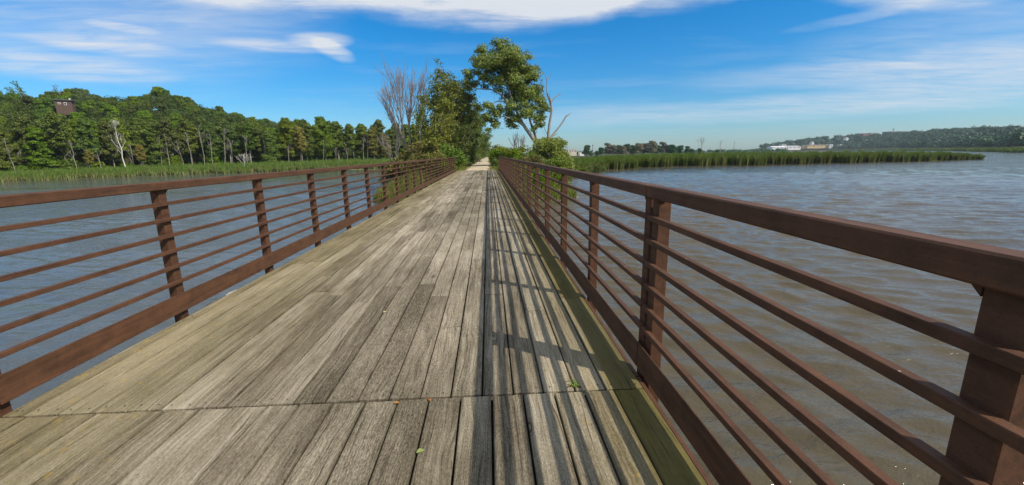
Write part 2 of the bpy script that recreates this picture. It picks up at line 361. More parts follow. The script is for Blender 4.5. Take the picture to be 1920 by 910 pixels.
# ------------------------------------------------------------------ ground sheet
def interp(a, pts):
    p = sorted(pts); return np.interp(a, [q[0] for q in p], [q[1] for q in p])
SHORE_L = [(-95, 135), (-62, 132), (-55, 134), (-47.6, 138), (-42.7, 143), (-37, 147), (-30.1, 144), (-22.5, 146), (-15.7, 148), (-7.6, 151), (-3.8, 152)]
SHORE_R = [(6.6, 76), (10.5, 86), (13.5, 97), (16.1, 108), (23.4, 131), (33.4, 143.6), (42.1, 167), (46.3, 181), (51.5, 213)]
sil = [(-60, 178, 300), (0, 176, 300), (80, 177, 305), (150, 182, 310), (230, 179, 315), (300, 177, 320), (350, 187, 325), (400, 202, 335), (450, 216, 345), (500, 224, 355), (560, 238, 365), (620, 250, 375), (700, 264, 380), (780, 268, 400)]
RID = []
for (px, py, r) in sil:
    a, t = elev(px, py); RID.append((a, r, CAMZ+r*t-9.0))
silf = [(1380, 278, 1500), (1400, 275, 1500), (1470, 266, 1500), (1520, 260, 1500), (1600, 253, 1500), (1650, 252, 1500), (1700, 249, 1450), (1750, 245, 1400), (1800, 243, 1300), (1850, 241, 1200), (1920, 240, 1100), (2000, 240, 1100)]
RIDF = []
for (px, py, r) in silf:
    a, t = elev(px, py); RIDF.append((a, r, CAMZ+r*t-10))
def sm(x): x = np.clip(x, 0, 1); return x*x*(3-2*x)
def ground_z(x, y):
    x = np.asarray(x, float); y = np.asarray(y, float)
    a = np.degrees(np.arctan2(x, y)); r = np.hypot(x, y)
    z = np.full(x.shape, -1.2)
    # left land
    rs = interp(a, SHORE_L)
    r1 = rs+26; r2 = interp(a, [(q[0], q[1]) for q in RID]); zr = interp(a, [(q[0], q[2]) for q in RID])
    zr = np.maximum(zr, 2.0)
    zl = np.where(r < rs, -1.2, np.minimum((r-rs)*0.3-0.35, 0.25)+np.clip((r-rs)/26, 0, 1)*0.4)
    zl = zl+np.where(r > r1, sm((r-r1-8)/(r2-r1-8))*(zr-0.6), 0)
    left = (a < -3.5) & (a > -110)
    z = np.where(left, np.maximum(z, zl), z)
    # right marsh
    rs = interp(a, SHORE_R); rb = interp(a, [(6, 2500), (30, 2500), (32.5, 1200), (34, 300), (38, 215), (42, 196), (46.5, 203), (51.5, 216), (52.5, 200)])
    inm = (a > 6.6) & (a < 51.6)
    zm = np.minimum(np.minimum((r-rs)*0.25-0.3, (rb-r)*0.25), 0.15)
    z = np.where(inm, np.maximum(z, np.maximum(zm, -1.2)), z)
    # far shore and hill
    rf = interp(a, [(20, 1300), (32, 1300), (42, 1150), (46, 900), (50, 620), (53, 430), (60, 400), (90, 400)])
    r2 = interp(a, [(q[0], q[1]) for q in RIDF]); zr = interp(a, [(q[0], q[2]) for q in RIDF])
    zf = np.minimum((r-rf)*0.05, 0.8)+sm((r-rf-120)/(r2-rf-120))*(zr-0.8)
    z = np.where((a > 28) & (a < 100), np.maximum(z, np.maximum(zf, -1.2)), z)
    # far land ahead
    z = np.where((a > -4) & (a <= 28) & (r > 620), 0.4, z)
    z = np.where((r > 2200), np.maximum(z, 0.5), z)
    return z
azs = np.concatenate([np.arange(-180, -66, 6), np.arange(-66, 66, 0.4), np.arange(66, 180.1, 6)])
rads = np.concatenate([[0.5, 10, 30, 50], np.geomspace(62, 620, 190), np.geomspace(640, 2600, 40), [3200, 4500, 7000, 10000]])
AA, QQ = np.meshgrid(np.radians(azs), rads)
gx = QQ*np.sin(AA); gy = QQ*np.cos(AA); gz = ground_z(gx, gy)
gz = gz + np.where(gz > 0.9, np.sin(gx*0.05)*np.cos(gy*0.043)*0.8, 0)
nr, na = gx.shape
ii = np.arange(nr*na).reshape(nr, na)
gf = np.stack([ii[:-1, :-1], ii[1:, :-1], ii[1:, 1:], ii[:-1, 1:]], -1).reshape(-1, 4)
mt, gg, o = mat('ground_soil')
v = gg.n('ShaderNodeTexCoord').outputs['Object']
c = gg.ramp(gg.noise(v, 0.15, 6, 0.7), [(0.35, (0.030, 0.040, 0.012)), (0.6, (0.075, 0.072, 0.030))])
finish(gg, o, c, 0.95, spec=0.1); M['ground'] = mt
setp(link('ground', np_mesh('ground', np.stack([gx, gy, gz], -1).reshape(-1, 3), gf, smooth=True), M['ground']), kind='structure')

# ------------------------------------------------------------------ water
rads = np.concatenate([[0.4, 1.5], np.geomspace(2.6, 90, 760), np.geomspace(91, 400, 90), [600, 1000, 2000, 4000, 7000, 9800]])
azs = np.concatenate([np.arange(-180, -62, 4), np.arange(-62, 62.01, 0.17), np.arange(66, 180.1, 4)])
AA, QQ = np.meshgrid(np.radians(azs), rads)
wx = QQ*np.sin(AA); wy = QQ*np.cos(AA); wz = np.zeros_like(wx)
wr = np.random.default_rng(3)
for i in range(26):
    lam = 0.30*1.105**i + 0.25
    th = R(66)+wr.normal(0, 0.36); k = 2*math.pi/lam
    amp = 0.0175*lam*min(1.0, (1.1/lam)**1.1)
    ph = wr.uniform(0, 6.28)
    w1 = np.sin(k*(wx*math.cos(th)+wy*math.sin(th))+ph+1.3*np.sin(wx*0.21+wy*0.13*((i % 3)-1)+ph))
    mod = 0.55+0.45*np.sin(wx*(0.33+0.02*i)+ph*2)*np.sin(wy*(0.29+0.015*i)+ph)
    cell = QQ*0.0047
    w1 = w1*mod*np.clip((lam/cell-2.5)/2, 0, 1)
    wz += amp*(w1+0.5*w1*w1)
lefty = sm((-wx+2)/10)
wz *= (1-0.50*lefty)
wz *= np.clip((400-QQ)/300, 0, 1)
nr, na = wx.shape
ii = np.arange(nr*na).reshape(nr, na)
wf = np.stack([ii[:-1, :-1], ii[1:, :-1], ii[1:, 1:], ii[:-1, 1:]], -1).reshape(-1, 4)
mt, gg, o = mat('river_water')
v = gg.n('ShaderNodeTexCoord').outputs['Object']
sx = gg.n('ShaderNodeSeparateXYZ', {0: v}); X = sx.outputs[0]
side = gg.rng(X, -9, 5, 0, 1, True)
big = gg.noise(gg.map(v, (0.05, 0.11, 1)), 1.0, 4, 0.6)
med = gg.noise(gg.map(v, (0.8, 1.6, 1), rot=(0, 0, R(25))), 1.0, 4, 0.65)
brown = gg.mix(gg.math('ADD', gg.math('MULTIPLY', big, 0.6), gg.math('MULTIPLY', med, 0.4)), (0.070, 0.056, 0.030), (0.098, 0.080, 0.047))
dark = gg.mix(big, (0.060, 0.064, 0.058), (0.110, 0.116, 0.102))
# yellow-green weed just below the surface on the left
wd = gg.noise(gg.map(v, (0.09, 0.5, 1), (2, 1, 0), rot=(0, 0, R(12))), 1.0, 4, 0.6)
dark = gg.mix(gg.math('MULTIPLY', gg.rng(wd, 0.60, 0.72, 0, 1, True), 0.6), dark, (0.085, 0.10, 0.035))
c = gg.mix(side, dark, brown)
rot = (0, 0, R(-28))
n1 = gg.noise(gg.map(v, (1.7, 4.4, 1), rot=rot), 1.0, 4, 0.6, 0.3)
n2 = gg.noise(gg.map(v, (6.0, 15.0, 1), rot=rot), 1.0, 3, 0.6, 0.2)
n0 = gg.noise(gg.map(v, (0.35, 0.9, 1), rot=rot), 1.0, 3, 0.6, 0.3)
hh = gg.math('ADD', gg.math('MULTIPLY', n1, 0.75), gg.math('ADD', gg.math('MULTIPLY', n2, 0.17), gg.math('MULTIPLY', n0, 0.3)))
p = finish(gg, o, c, 0.07, hh, 1.0, 0.085, spec=0.5)
p.inputs['IOR'].default_value = 1.33
bmp = p.inputs['Normal'].links[0].from_node
lane = gg.rng(gg.noise(gg.map(v, (0.03, 0.12, 1), (5, 5, 0)), 1.0, 3, 0.5), 0.38, 0.58, 0.45, 1.0, True)
gg.t.links.new(gg.math('MULTIPLY', gg.rng(side, 0, 1, 0.85, 1.0), lane), bmp.inputs['Strength'])
M['water'] = mt
setp(link('water', np_mesh('water', np.stack([wx, wy, wz], -1).reshape(-1, 3), wf, smooth=True), M['water']), kind='structure')

# ------------------------------------------------------------------ embankment and path
CX, HT, SL = -1.2, 4.9, 0.52
def bank_z(x, y):
    x = np.asarray(x, float); y = np.asarray(y, float)
    dx = np.maximum(np.abs(x-CX)-HT, 0); dy = np.maximum(41.2-y, 0)
    return DECK-0.06-np.hypot(dx, dy)*SL
ys = np.concatenate([np.arange(33, 60, 0.5), np.arange(60, 140, 1.5), np.geomspace(142, 760, 40)])
xs = np.linspace(CX-13, CX+13, 66)
bx, by = np.meshgrid(xs, ys)
bz = bank_z(bx, by)+0.10*np.sin(bx*1.7+by*0.9)*np.sin(by*0.6+bx)*np.where(np.abs(bx-CX) > 2.0, 1, 0.15)
bz = np.maximum(bz, -1.6)
nr, na = bx.shape; ii = np.arange(nr*na).reshape(nr, na)
bf = np.stack([ii[:-1, :-1], ii[:-1, 1:], ii[1:, 1:], ii[1:, :-1]], -1).reshape(-1, 4)
mt, gg, o = mat('bank_soil')
v = gg.n('ShaderNodeTexCoord').outputs['Object']
c = gg.ramp(gg.noise(v, 0.8, 6, 0.7), [(0.35, (0.07, 0.085, 0.025)), (0.6, (0.22, 0.19, 0.09))])
finish(gg, o, c, 0.95, gg.noise(v, 6, 4), 0.5, 0.05, spec=0.1); M['bank'] = mt
setp(link('embankment', np_mesh('embankment', np.stack([bx, by, bz], -1).reshape(-1, 3), bf, smooth=True), M['bank']), kind='structure')
py_ = np.concatenate([np.arange(40.0, 60, 0.4), np.arange(60, 140, 1.0), np.geomspace(142, 740, 60)])
V = []; nW = 9
for y in py_:
    c0 = -1.05+0.10*math.sin(y*0.11); hw = 1.25+0.12*math.sin(y*0.8)+0.08*math.sin(y*2.1)
    for j in range(nW):
        u = j/(nW-1)*2-1
        V.append((c0+u*hw, y, DECK-0.012-0.05*abs(u)**3+0.012*math.sin(y*1.3+j)))
ii = np.arange(len(py_)*nW).reshape(len(py_), nW)
pf = np.stack([ii[:-1, :-1], ii[:-1, 1:], ii[1:, 1:], ii[1:, :-1]], -1).reshape(-1, 4)
mt, gg, o = mat('path_gravel')
v = gg.n('ShaderNodeTexCoord').outputs['Object']
c = gg.ramp(gg.math('ADD', gg.math('MULTIPLY', gg.noise(v, 1.2, 6, 0.7), 0.6), gg.math('MULTIPLY', gg.noise(v, 30, 3), 0.4)), [(0.36, (0.28, 0.21, 0.12)), (0.5, (0.52, 0.43, 0.29)), (0.66, (0.66, 0.57, 0.42))])
finish(gg, o, c, 0.95, gg.noise(v, 40, 3), 0.5, 0.02, spec=0.1); M['path'] = mt
setp(link('path', np_mesh('path', V, pf, smooth=True), M['path']), kind='structure')

# ------------------------------------------------------------------ footbridge
BX0, BX1 = -2.97, 0.975
SEAM = 2.385; YEND = 40.9; YSTART = -8.0
bridge = empty('footbridge', (0, 0, DECK), label='long wooden footbridge with weathered grey plank deck and rusty steel railings', cat='footbridge')
def planks(name, y0, y1, xoff, stagger, first_long=None, seed=1):
    rr = random.Random(seed); V = []; F4 = []; C = []; mi = []
    edges = [BX0]; x = BX0+0.135+xoff
    while x < BX1-0.12: edges.append(x); x += 0.1985+rr.uniform(-0.006, 0.006)
    edges.append(BX1)
    nails = []
    for i in range(len(edges)-1):
        xa, xb = edges[i], edges[i+1]; y = y0; first = True
        while y < y1-0.05:
            ln = rr.uniform(2.2, 4.9) if stagger else 99
            if first and stagger: ln = rr.uniform(0.9, 4.9)
            ye = min(y+ln, y1)
            if y1-ye < 0.8: ye = y1
            gp = rr.uniform(0.0035, 0.0070); z = rr.uniform(-0.0025, 0.0025); tl = rr.uniform(-0.002, 0.002)
            xm = (xa+xb)/2
            pr = 1.0 if (-1.75 < xm < -0.45 and rr.random() < 0.62) else (rr.uniform(0, 0.35) if xm < 0.6 else rr.uniform(0, 0.2))
            tone = rr.uniform(0.12, 0.9) + (0.12 if -2.0 < xm < -1.2 else 0) - (0.12 if -1.3 < xm < -0.4 else 0)
            if -0.02 < xm < 0.2 and rr.random() < 0.6: tone -= 0.35
            col = (rr.random(), tone, pr)
            ch = 0.004; x0, x1 = xa+gp, xb-gp; ya, yb = y+rr.uniform(.002, .006), ye-rr.uniform(.002, .006)
            cols7 = [(*col, 1.0), (*col, 1.0), (*col, .93), (*col, 0.0), (*col, .93), (*col, 1.0), (*col, 1.0)]
            n = len(V); ns = max(2, int((yb-ya)/0.8)); rows = []
            wv = rr.uniform(0, 6)
            for t in range(ns+1):
                yy = ya+(yb-ya)*t/ns; e = ch if t in (0, ns) else 0
                wob = 0.0012*math.sin(yy*2.2+wv)
                zl, zr_ = z-tl, z+tl
                rows.append([(x0+wob, yy, -0.05), (x0+wob, yy, zl-ch-e*0.5), (x0+ch+wob, yy, zl-e*0.7), (xm, yy, (zl+zr_)/2-0.0012-e*0.7), (x1-ch+wob, yy, zr_-e*0.7), (x1+wob, yy, zr_-ch-e*0.5), (x1+wob, yy, -0.05)])
            for rw in rows: V += rw; C += cols7
            for t in range(ns):
                for j in range(6): F4.append((n+t*7+j, n+t*7+7+j, n+t*7+8+j, n+t*7+1+j)); mi.append(0)
            a0 = n; b0 = n+ns*7
            F4 += [(a0, a0+1, a0+2, a0+3), (a0, a0+3, a0+6, a0+6)][:1]; mi.append(0)
            F4.append((a0, a0+3, a0+4, a0+6)); mi.append(0)
            F4.append((b0+3, b0+2, b0+1, b0)); mi.append(0); F4.append((b0+6, b0+4, b0+3, b0)); mi.append(0)
            if y > -0.5 and y < 24:
                for yy in (ya+0.045, yb-0.045):
                    for xx in (x0+0.04, x1-0.04): nails.append((xx+rr.uniform(-.006, .006), yy+rr.uniform(-.012, .012), z+0.0012))
            y = ye; first = False
    for (a, b, c) in nails:
        n = len(V)
        for t in range(8): V.append((a+0.0055*math.cos(t*math.pi/4), b+0.0055*math.sin(t*math.pi/4), c))
        C += [(0, 0, 0, 0)]*8
        F4 += [(n, n+1, n+2, n+3), (n, n+3, n+4, n+7), (n+4, n+5, n+6, n+7)]; mi += [1, 1, 1]
    me = np_mesh(name, V, np.array(F4), C, mats=mi)
    return link(name, me, [M['wood'], M['nail']], bridge)
planks('deck', YSTART, SEAM-0.006, 0.022, False, seed=5)
planks('deck', SEAM+0.006, YEND, 0.182-0.2, True, seed=11)
b = MB()
for yy in np.arange(YSTART+0.1, YEND-0.1, 0.61): b.box(BX0+0.02, BX1-0.02, yy, yy+0.50, -0.22, -0.058)
link('deck_joist', b.mesh('deck_joist'), M['woodside'], bridge)
for (xa, xb) in ((BX0-0.10, BX0-0.004), (BX1+0.004, BX1+0.028), (-1.5, -1.35), (-0.6, -0.45)):
    b = MB(); top = -0.10 if xa < BX0 else (-0.012 if xa > 0.9 else -0.225)
    b.box(xa, xb, YSTART, SEAM+0.155, top-0.012, top); b.box((xa+xb)/2-.006, (xa+xb)/2+.006, YSTART, YEND-.1, top-0.42, top-0.013); b.box(xa, xb, SEAM+0.17, YEND-.1, top-0.012, top); b.box(xa, xb, YSTART, YEND-.1, top-0.435, top-0.421)
    link('steel_girder', b.mesh('steel_girder'), M['rust'], bridge)
for yy in (2.47, 14.9, 27.6):
    for xx in (-2.55, 0.55):
        b = MB(); b.tube([(xx, yy, -0.52), (xx, yy, -4.4)], 0.16, 12)
        link('pile', b.mesh('pile', True), M['woodside'], bridge)
    b = MB(); b.box(-2.9, 0.9, yy-.15, yy+.15, -0.52, -0.437); link('cross_beam', b.mesh('cross_beam'), M['woodside'], bridge)

def railing(side, y0, y1, posts):
    # side +1 right (inner faces look to -x), -1 left
    def xr(a, b_):   # a,b measured outward from the deck edge
        e = BX1 if side > 0 else BX0
        p, q = e+side*a, e+side*b_; return (min(p, q), max(p, q))
    b = MB(); x0, x1 = xr(0.012, 0.087)
    b.box(x0, x1, y0, y1, 1.222, 1.296, 0.006)
    root = link('railing', b.mesh('railing'), M['rust'], bridge)
    for yy in posts:
        b = MB(); px0, px1 = xr(0.050, 0.130)
        b.box(px0, px1, yy-.045, yy+.045, -0.42, 1.2215, 0.005)
        # small corner gussets under the top rail
        for sg in (-1, 1):
            yb = yy+sg*0.0452
            q0, q1 = xr(0.050, 0.085)
            Vg = [(q0, yb, 1.2205), (q0, yb+sg*.028, 1.2205), (q0, yb, 1.192), (q1, yb, 1.2205), (q1, yb+sg*.028, 1.2205), (q1, yb, 1.192)]
            if y0 < yb+sg*.028 < y1: b.add(Vg, [(0, 1, 4, 3), (1, 2, 5, 4), (2, 0, 3, 5)], [(0, 2, 1), (3, 4, 5)])
        link('post', b.mesh('post'), M['rust'], root)
    for z in (0.345, 0.497, 0.648, 0.797, 0.947, 1.095):
        b = MB(); bx0, bx1 = xr(0.017, 0.049)
        b.box(bx0, bx1, y0+0.002, y1-0.002, z-0.016, z+0.016, 0.002)
        link('bar', b.mesh('bar'), M['rust'], root)
    b = MB(); px0, px1 = xr(0.004, 0.014)
    b.box(px0, px1, y0+0.002, y1-0.002, 0.060, 0.238, 0.002)
    for yy in posts:
        q0, q1 = xr(0.0141, 0.0499); b.box(q0, q1, yy-.03, yy+.03, 0.10, 0.20)
    link('kick_plate', b.mesh('kick_plate'), M['rust'], root)
    return root
farR = [2.615]+[4.14+1.683*k for k in range(22)]; farL = [2.458]+[4.03+1.683*k for k in range(22)]
railing(+1, 2.557, 39.6, farR)
railing(+1, -7.9, 2.545, [2.49-1.765*k for k in range(6)])
railing(-1, 2.416, 39.5, farL)
railing(-1, -7.9, 2.404, [2.355-1.735*k for k in range(6)])

# stones and litter lodged on the left girder, leaves on the deck
def stone(loc, sx, sy, sz, lab, seed, m_='stone', name='stone', cat='stone'):
    rr = np.random.default_rng(seed); import bmesh
    bm = bmesh.new(); bmesh.ops.create_icosphere(bm, subdivisions=3, radius=1.0)
    for vv in bm.verts:
        n = 0.16*math.sin(3.1*vv.co.x+seed)+0.13*math.sin(4.3*vv.co.y+seed*2)+0.12*math.sin(5.2*vv.co.z+seed*3)+0.05*math.sin(13*vv.co.x+9*vv.co.y)
        vv.co *= 1+n; vv.co.x *= sx; vv.co.y *= sy; vv.co.z *= sz
    me = bpy.data.meshes.new(name); bm.to_mesh(me); bm.free()
    for p in me.polygons: p.use_smooth = True
    return setp(link(name, me, M[m_], loc=loc), label=lab, cat=cat)
def on_x(px, py, X):
    d = ray(px, py); return d*X/d[0]+np.array([0, 0, CAMZ])
for (px, lab, s, y_) in ((435, 'larger pale grey stone lodged beside the left deck edge below the rail', (0.03, 0.12, 0.03), 544), (655, 'smaller pale stone wedged at the left deck edge further along', (0.025, 0.09, 0.022), 430)):
    q = on_x(px, y_, -3.03); stone((-3.035, float(q[1]), DECK-0.06), *s, lab, int(px))
q = on_x(400, 563, -3.03)
b = MB(); rr = random.Random(4)
for k in range(26):
    a = np.array([-3.03+rr.uniform(-.03, .03), q[1]+rr.uniform(-.08, .08), DECK-0.095+rr.uniform(0, .06)]); d = np.array([rr.uniform(-.02, .02), rr.uniform(-.1, .1), rr.uniform(-.01, .05)])
    b.tube([a, a+d*0.5+[0, 0, .01], a+d], [.004, .0035, .002], 4)
setp(link('twig_litter', b.mesh('twig_litter'), M['bark']), label='dark clump of twigs caught beside the left deck edge', cat='twigs')
def leaf(loc, rz, s, c, lab):
    mt_ = simple('fallen_leaf_'+lab[:6].strip(), c, 0.6, 0.2, 40)
    V = []; F4 = []
    n = 7
    for i in range(n):
        t = i/(n-1); w = math.sin(math.pi*min(1, t*1.02))**0.8*0.3
        zc = 0.10*math.sin(t*3.0)
        V += [(t-0.5, -w, zc+0.16*w), (t-0.5, 0, zc), (t-0.5, w, zc+0.25*w)]
    for i in range(n-1):
        a = i*3; F4 += [(a, a+3, a+4, a+1), (a+1, a+4, a+5, a+2)]
    V = np.array(V)*s
    k = len(V); V = np.vstack([V, [(0.5*s, -0.008*s, 0), (0.5*s, 0.008*s, 0), (0.8*s, 0.008*s, .05*s), (0.8*s, -.008*s, .05*s)]])
    F4.append((k, k+1, k+2, k+3))
    o_ = link('fallen_leaf', np_mesh('fallen_leaf', V, F4, smooth=True), mt_, loc=loc); o_.rotation_euler = (0.05, 0.08, rz)
    return setp(o_, label=lab, cat='leaf')
def on_deck(px, py, dz=0.004):
    d = ray(px, py); d = d*(-1.5/d[2]); return (float(d[0]), float(d[1]), DECK+dz)
leaf(on_deck(788, 848), 0.6, 0.045, (0.24, 0.29, 0.08), 'pale green leaf fallen on a near deck plank')
leaf(on_deck(744, 757), 0.2, 0.035, (0.38, 0.17, 0.03), 'orange leaf scrap lying on the plank seam left of centre')
leaf(on_deck(806, 751), 2.1, 0.033, (0.36, 0.13, 0.03), 'reddish leaf scrap on the plank seam nearer the centre')
leaf(on_deck(722, 586), 1.2, 0.045, (0.50, 0.42, 0.20), 'pale dry leaf on the deck above the cross seam')
leaf(on_deck(1277-80, 650), 1.9, 0.03, (0.33, 0.14, 0.03), 'small brown leaf scrap beside the right kick plate')
# sprig of weed growing in the seam
b = MB(); rr = random.Random(9); c0 = np.array(on_deck(1079, 722, 0))
for k in range(46):
    a = c0+np.array([rr.uniform(-.035, .035), rr.uniform(-.03, .05), 0]); th = rr.uniform(0, 6.28); l = rr.uniform(.008, .022)
    d = np.array([math.cos(th)*l, math.sin(th)*l, rr.uniform(.004, .02)]); s_ = np.array([-math.sin(th), math.cos(th), 0])*l*.35
    b.add([a, a+d*.5+s_, a+d, a+d*.5-s_], [(0, 1, 2, 3)], c=(rr.uniform(.3, 1), 0, 0))
setp(link('weed_sprig', b.mesh('weed_sprig'), M['leaf_bright']), label='tiny green weed sprouting in the deck seam near the right rail', cat='weed')

# ------------------------------------------------------------------ vegetation generators
def leaf_cloud(C, Nn, size, aspect=1.0, jit=0.6, tone=None, rs=None, droop=None, pointy=True):
    "rhombic leaf clumps at C with rough normals Nn"
    rs = rs or rng; n = len(C)
    nn = unit(unit(Nn)+rs.normal(0, jit, (n, 3)))
    a = unit(np.cross(nn, unit(rs.normal(0, 1, (n, 3)))))
    if droop is not None: a = unit(a+np.asarray(droop)); nn = unit(nn-a*(np.sum(nn*a, 1, keepdims=True)))
    bb = np.cross(nn, a)
    s = (np.asarray(size)*rs.uniform(0.6, 1.35, n))[:, None]
    V = np.stack([C-a*s*aspect, C+bb*s*0.55-a*s*aspect*.1, C+a*s*aspect, C-bb*s*0.55-a*s*aspect*.1], 1).reshape(-1, 3)
    Fq = np.arange(4*n).reshape(n, 4)
    t = np.clip(rs.uniform(0.0, 1.0, n) if tone is None else tone, 0, 1)
    col = np.zeros((n, 3)); col[:, 0] = t
    return V, Fq, np.repeat(col, 4, 0)
def lobes_cloud(lobes, per, size, rs, jit=0.55, flat=0.8, aspect=1.0, inner=0.25, droop=None):
    "leaves over the shells of many small lobes: (x,y,z,r)"
    Cs = []; Ns = []; T = []
    for (x, y, z, r) in lobes:
        n = max(8, int(per*r*r)); d = unit(rs.normal(0, 1, (n, 3))); d[:, 2] = np.where(d[:, 2] < -0.35, -d[:, 2]*0.6, d[:, 2]); d = unit(d)
        f = rs.uniform(0.72, 1.08, n); f = np.where(rs.random(n) < inner, rs.uniform(0.2, 0.8, n), f)
        # uneven outline
        bump = 1+0.22*np.sin(d[:, 0]*5+x*3)*np.sin(d[:, 1]*5+y*2)+0.15*np.sin(d[:, 2]*7+z)
        Cs.append(np.array([x, y, z])+d*(r*f*bump)[:, None]*np.array([1, 1, flat])); Ns.append(d+np.array([0, 0, .25]))
        T.append(rs.uniform(0, 1, n)*0.7+rs.uniform(0, 0.3))
    return leaf_cloud(np.concatenate(Cs), np.concatenate(Ns), size, aspect, jit, np.concatenate(T), rs, droop)
def grow(b, p, d, ln, r, lev, rs, tips, spread=0.5, nseg=4, curve=0.12, up=0.05, kids=(2, 4), shrink=0.66, k=5, minr=0.01, bias=None):
    pts = [np.array(p, float)]; d = unit(np.array(d, float))
    for i in range(nseg):
        d = unit(d+rs.normal(0, curve, 3)+np.array([0, 0, up])+(0 if bias is None else np.array(bias)))
        pts.append(pts[-1]+d*ln/nseg)
    rad = np.linspace(r, max(minr, r*0.5 if lev > 0 else r*0.25), nseg+1)
    b.tube(pts, rad, k if r > 0.05 else 3, cap=False)
    if lev == 0: tips.append((pts[-1], d)); tips.append((pts[-2], d)); return
    for c in range(rs.integers(kids[0], kids[1]+1)):
        t = rs.uniform(0.35, 1.0) if c else 1.0
        q = pts[0]+0; f = t*nseg; i0 = min(int(f), nseg-1); q = pts[i0]+(pts[i0+1]-pts[i0])*(f-i0)
        nd = unit(d+rs.normal(0, spread, 3)); 
        grow(b, q, nd, ln*shrink*rs.uniform(0.75, 1.15), max(minr, r*0.5*rs.uniform(.8, 1.1)), lev-1, rs, tips, spread, nseg, curve, up, kids, shrink, k, minr, bias)

def forest_tree(seed, H=15.0, W_=4.2, trunk_f=0.42, leafm='leaf_front', bark='bark_pale', lean=0.0, per=360, size=0.225):
    "trunk with limbs and a crown of uneven lobes; returns (trunk mesh, crown mesh)"
    rs = np.random.default_rng(seed); b = MB()
    tx, ty = rs.normal(0, 0.5, 2)+np.array([lean, 0])
    tp = [(0, 0, -0.6), (tx*.1, ty*.1, H*.2), (tx*.35+rs.normal(0, .15), ty*.4, H*.45), (tx*.7, ty*.7, H*.7), (tx, ty, H*.93)]
    b.tube(tp, [0.22, 0.18, 0.14, 0.09, 0.03], 7)
    lobes = []
    n = 28
    for i in range(n):
        z = H*(trunk_f+(1-trunk_f)*((i+0.5)/n)**0.85*0.95); f = (z/H-trunk_f)/(1-trunk_f)
        rr_ = W_*math.sin(math.pi*min(1, 0.18+f*0.80))**0.7*rs.uniform(0.35, 0.9)
        th = i*2.4+rs.uniform(-.5, .5); c = np.array([tx*z/H+math.cos(th)*rr_*0.75, ty*z/H+math.sin(th)*rr_*0.75, z])
        lr = W_*rs.uniform(0.26, 0.48)*(1.0-0.25*f); lobes.append((*c, lr))
        q = np.array([tx*z/H*.9, ty*z/H*.9, z-rs.uniform(.8, 2.2)]); b.tube([q, (q+c)/2+[0, 0, .2], c], [0.06, 0.045, 0.02], 4)
    V, Fq, C = lobes_cloud(lobes, per, size, rs, flat=0.85)
    return b.mesh('trunk', True), np_mesh('crown', V, Fq, C), M[leafm], M[bark]
def hill_tree(seed, W_=5.2, H=11.0, leafm='leaf', per=150, size=0.42):
    rs = np.random.default_rng(seed); b = MB()
    b.tube([(0, 0, -1.5), (0.1, 0, H*.4), (0, 0.1, H*.8)], [0.28, 0.2, 0.06], 6)
    lobes = []
    for i in range(30):
        f = rs.uniform(0, 1); th = i*2.4; rr_ = W_*math.sqrt(rs.uniform(0.0, 1))*0.72*(1.05-0.55*f)
        lobes.append((math.cos(th)*rr_, math.sin(th)*rr_, H*(0.30+0.58*f), W_*rs.uniform(0.22, 0.42)))
    V, Fq, C = lobes_cloud(lobes, per, size, rs, flat=0.85)
    return b.mesh('trunk', True), np_mesh('crown', V, Fq, C), M[leafm], M['bark']
def place(proto, loc, h=1.0, w=None, rz=None, tilt=(0, 0), name='tree', **kw):
    tm, cm, lm, bm_ = proto
    if len(cm.materials) == 0: cm.materials.append(lm); tm.materials.append(bm_)
    e = empty(name, loc, **kw); w = h if w is None else w
    e.scale = (w, w, h); e.rotation_euler = (tilt[0], tilt[1], random.uniform(0, 6.28) if rz is None else rz)
    for nm, me in (('trunk', tm), ('crown', cm)):
        o_ = bpy.data.objects.new(nm, me); COL.objects.link(o_); o_.parent = e
    return e
def recolor(proto, leafm=None, bark=None):
    t, c, l, b_ = proto; t2 = t.copy(); c2 = c.copy(); t2.materials.clear(); c2.materials.clear()
    return (t2, c2, M[leafm] if leafm else l, M[bark] if bark else b_)

FT = [forest_tree(10+i, H=15+0.6*(i % 3), W_=[3.2, 3.9, 4.4, 3.0, 3.6, 4.3][i], trunk_f=[.34, .28, .22, .42, .32, .10][i], lean=[-.9, .6, 0, -1.5, 1.2, 0][i]) for i in range(6)]
FTd = [recolor(q, bark='bark') for q in FT]
HT_ = [hill_tree(40+i, W_=[4.2, 4.8, 4.5, 3.8, 5.2][i], H=[11, 10, 12, 12.5, 10.5][i], per=330, size=.26) for i in range(5)]

def polar(a, r): return r*math.sin(R(a)), r*math.cos(R(a))
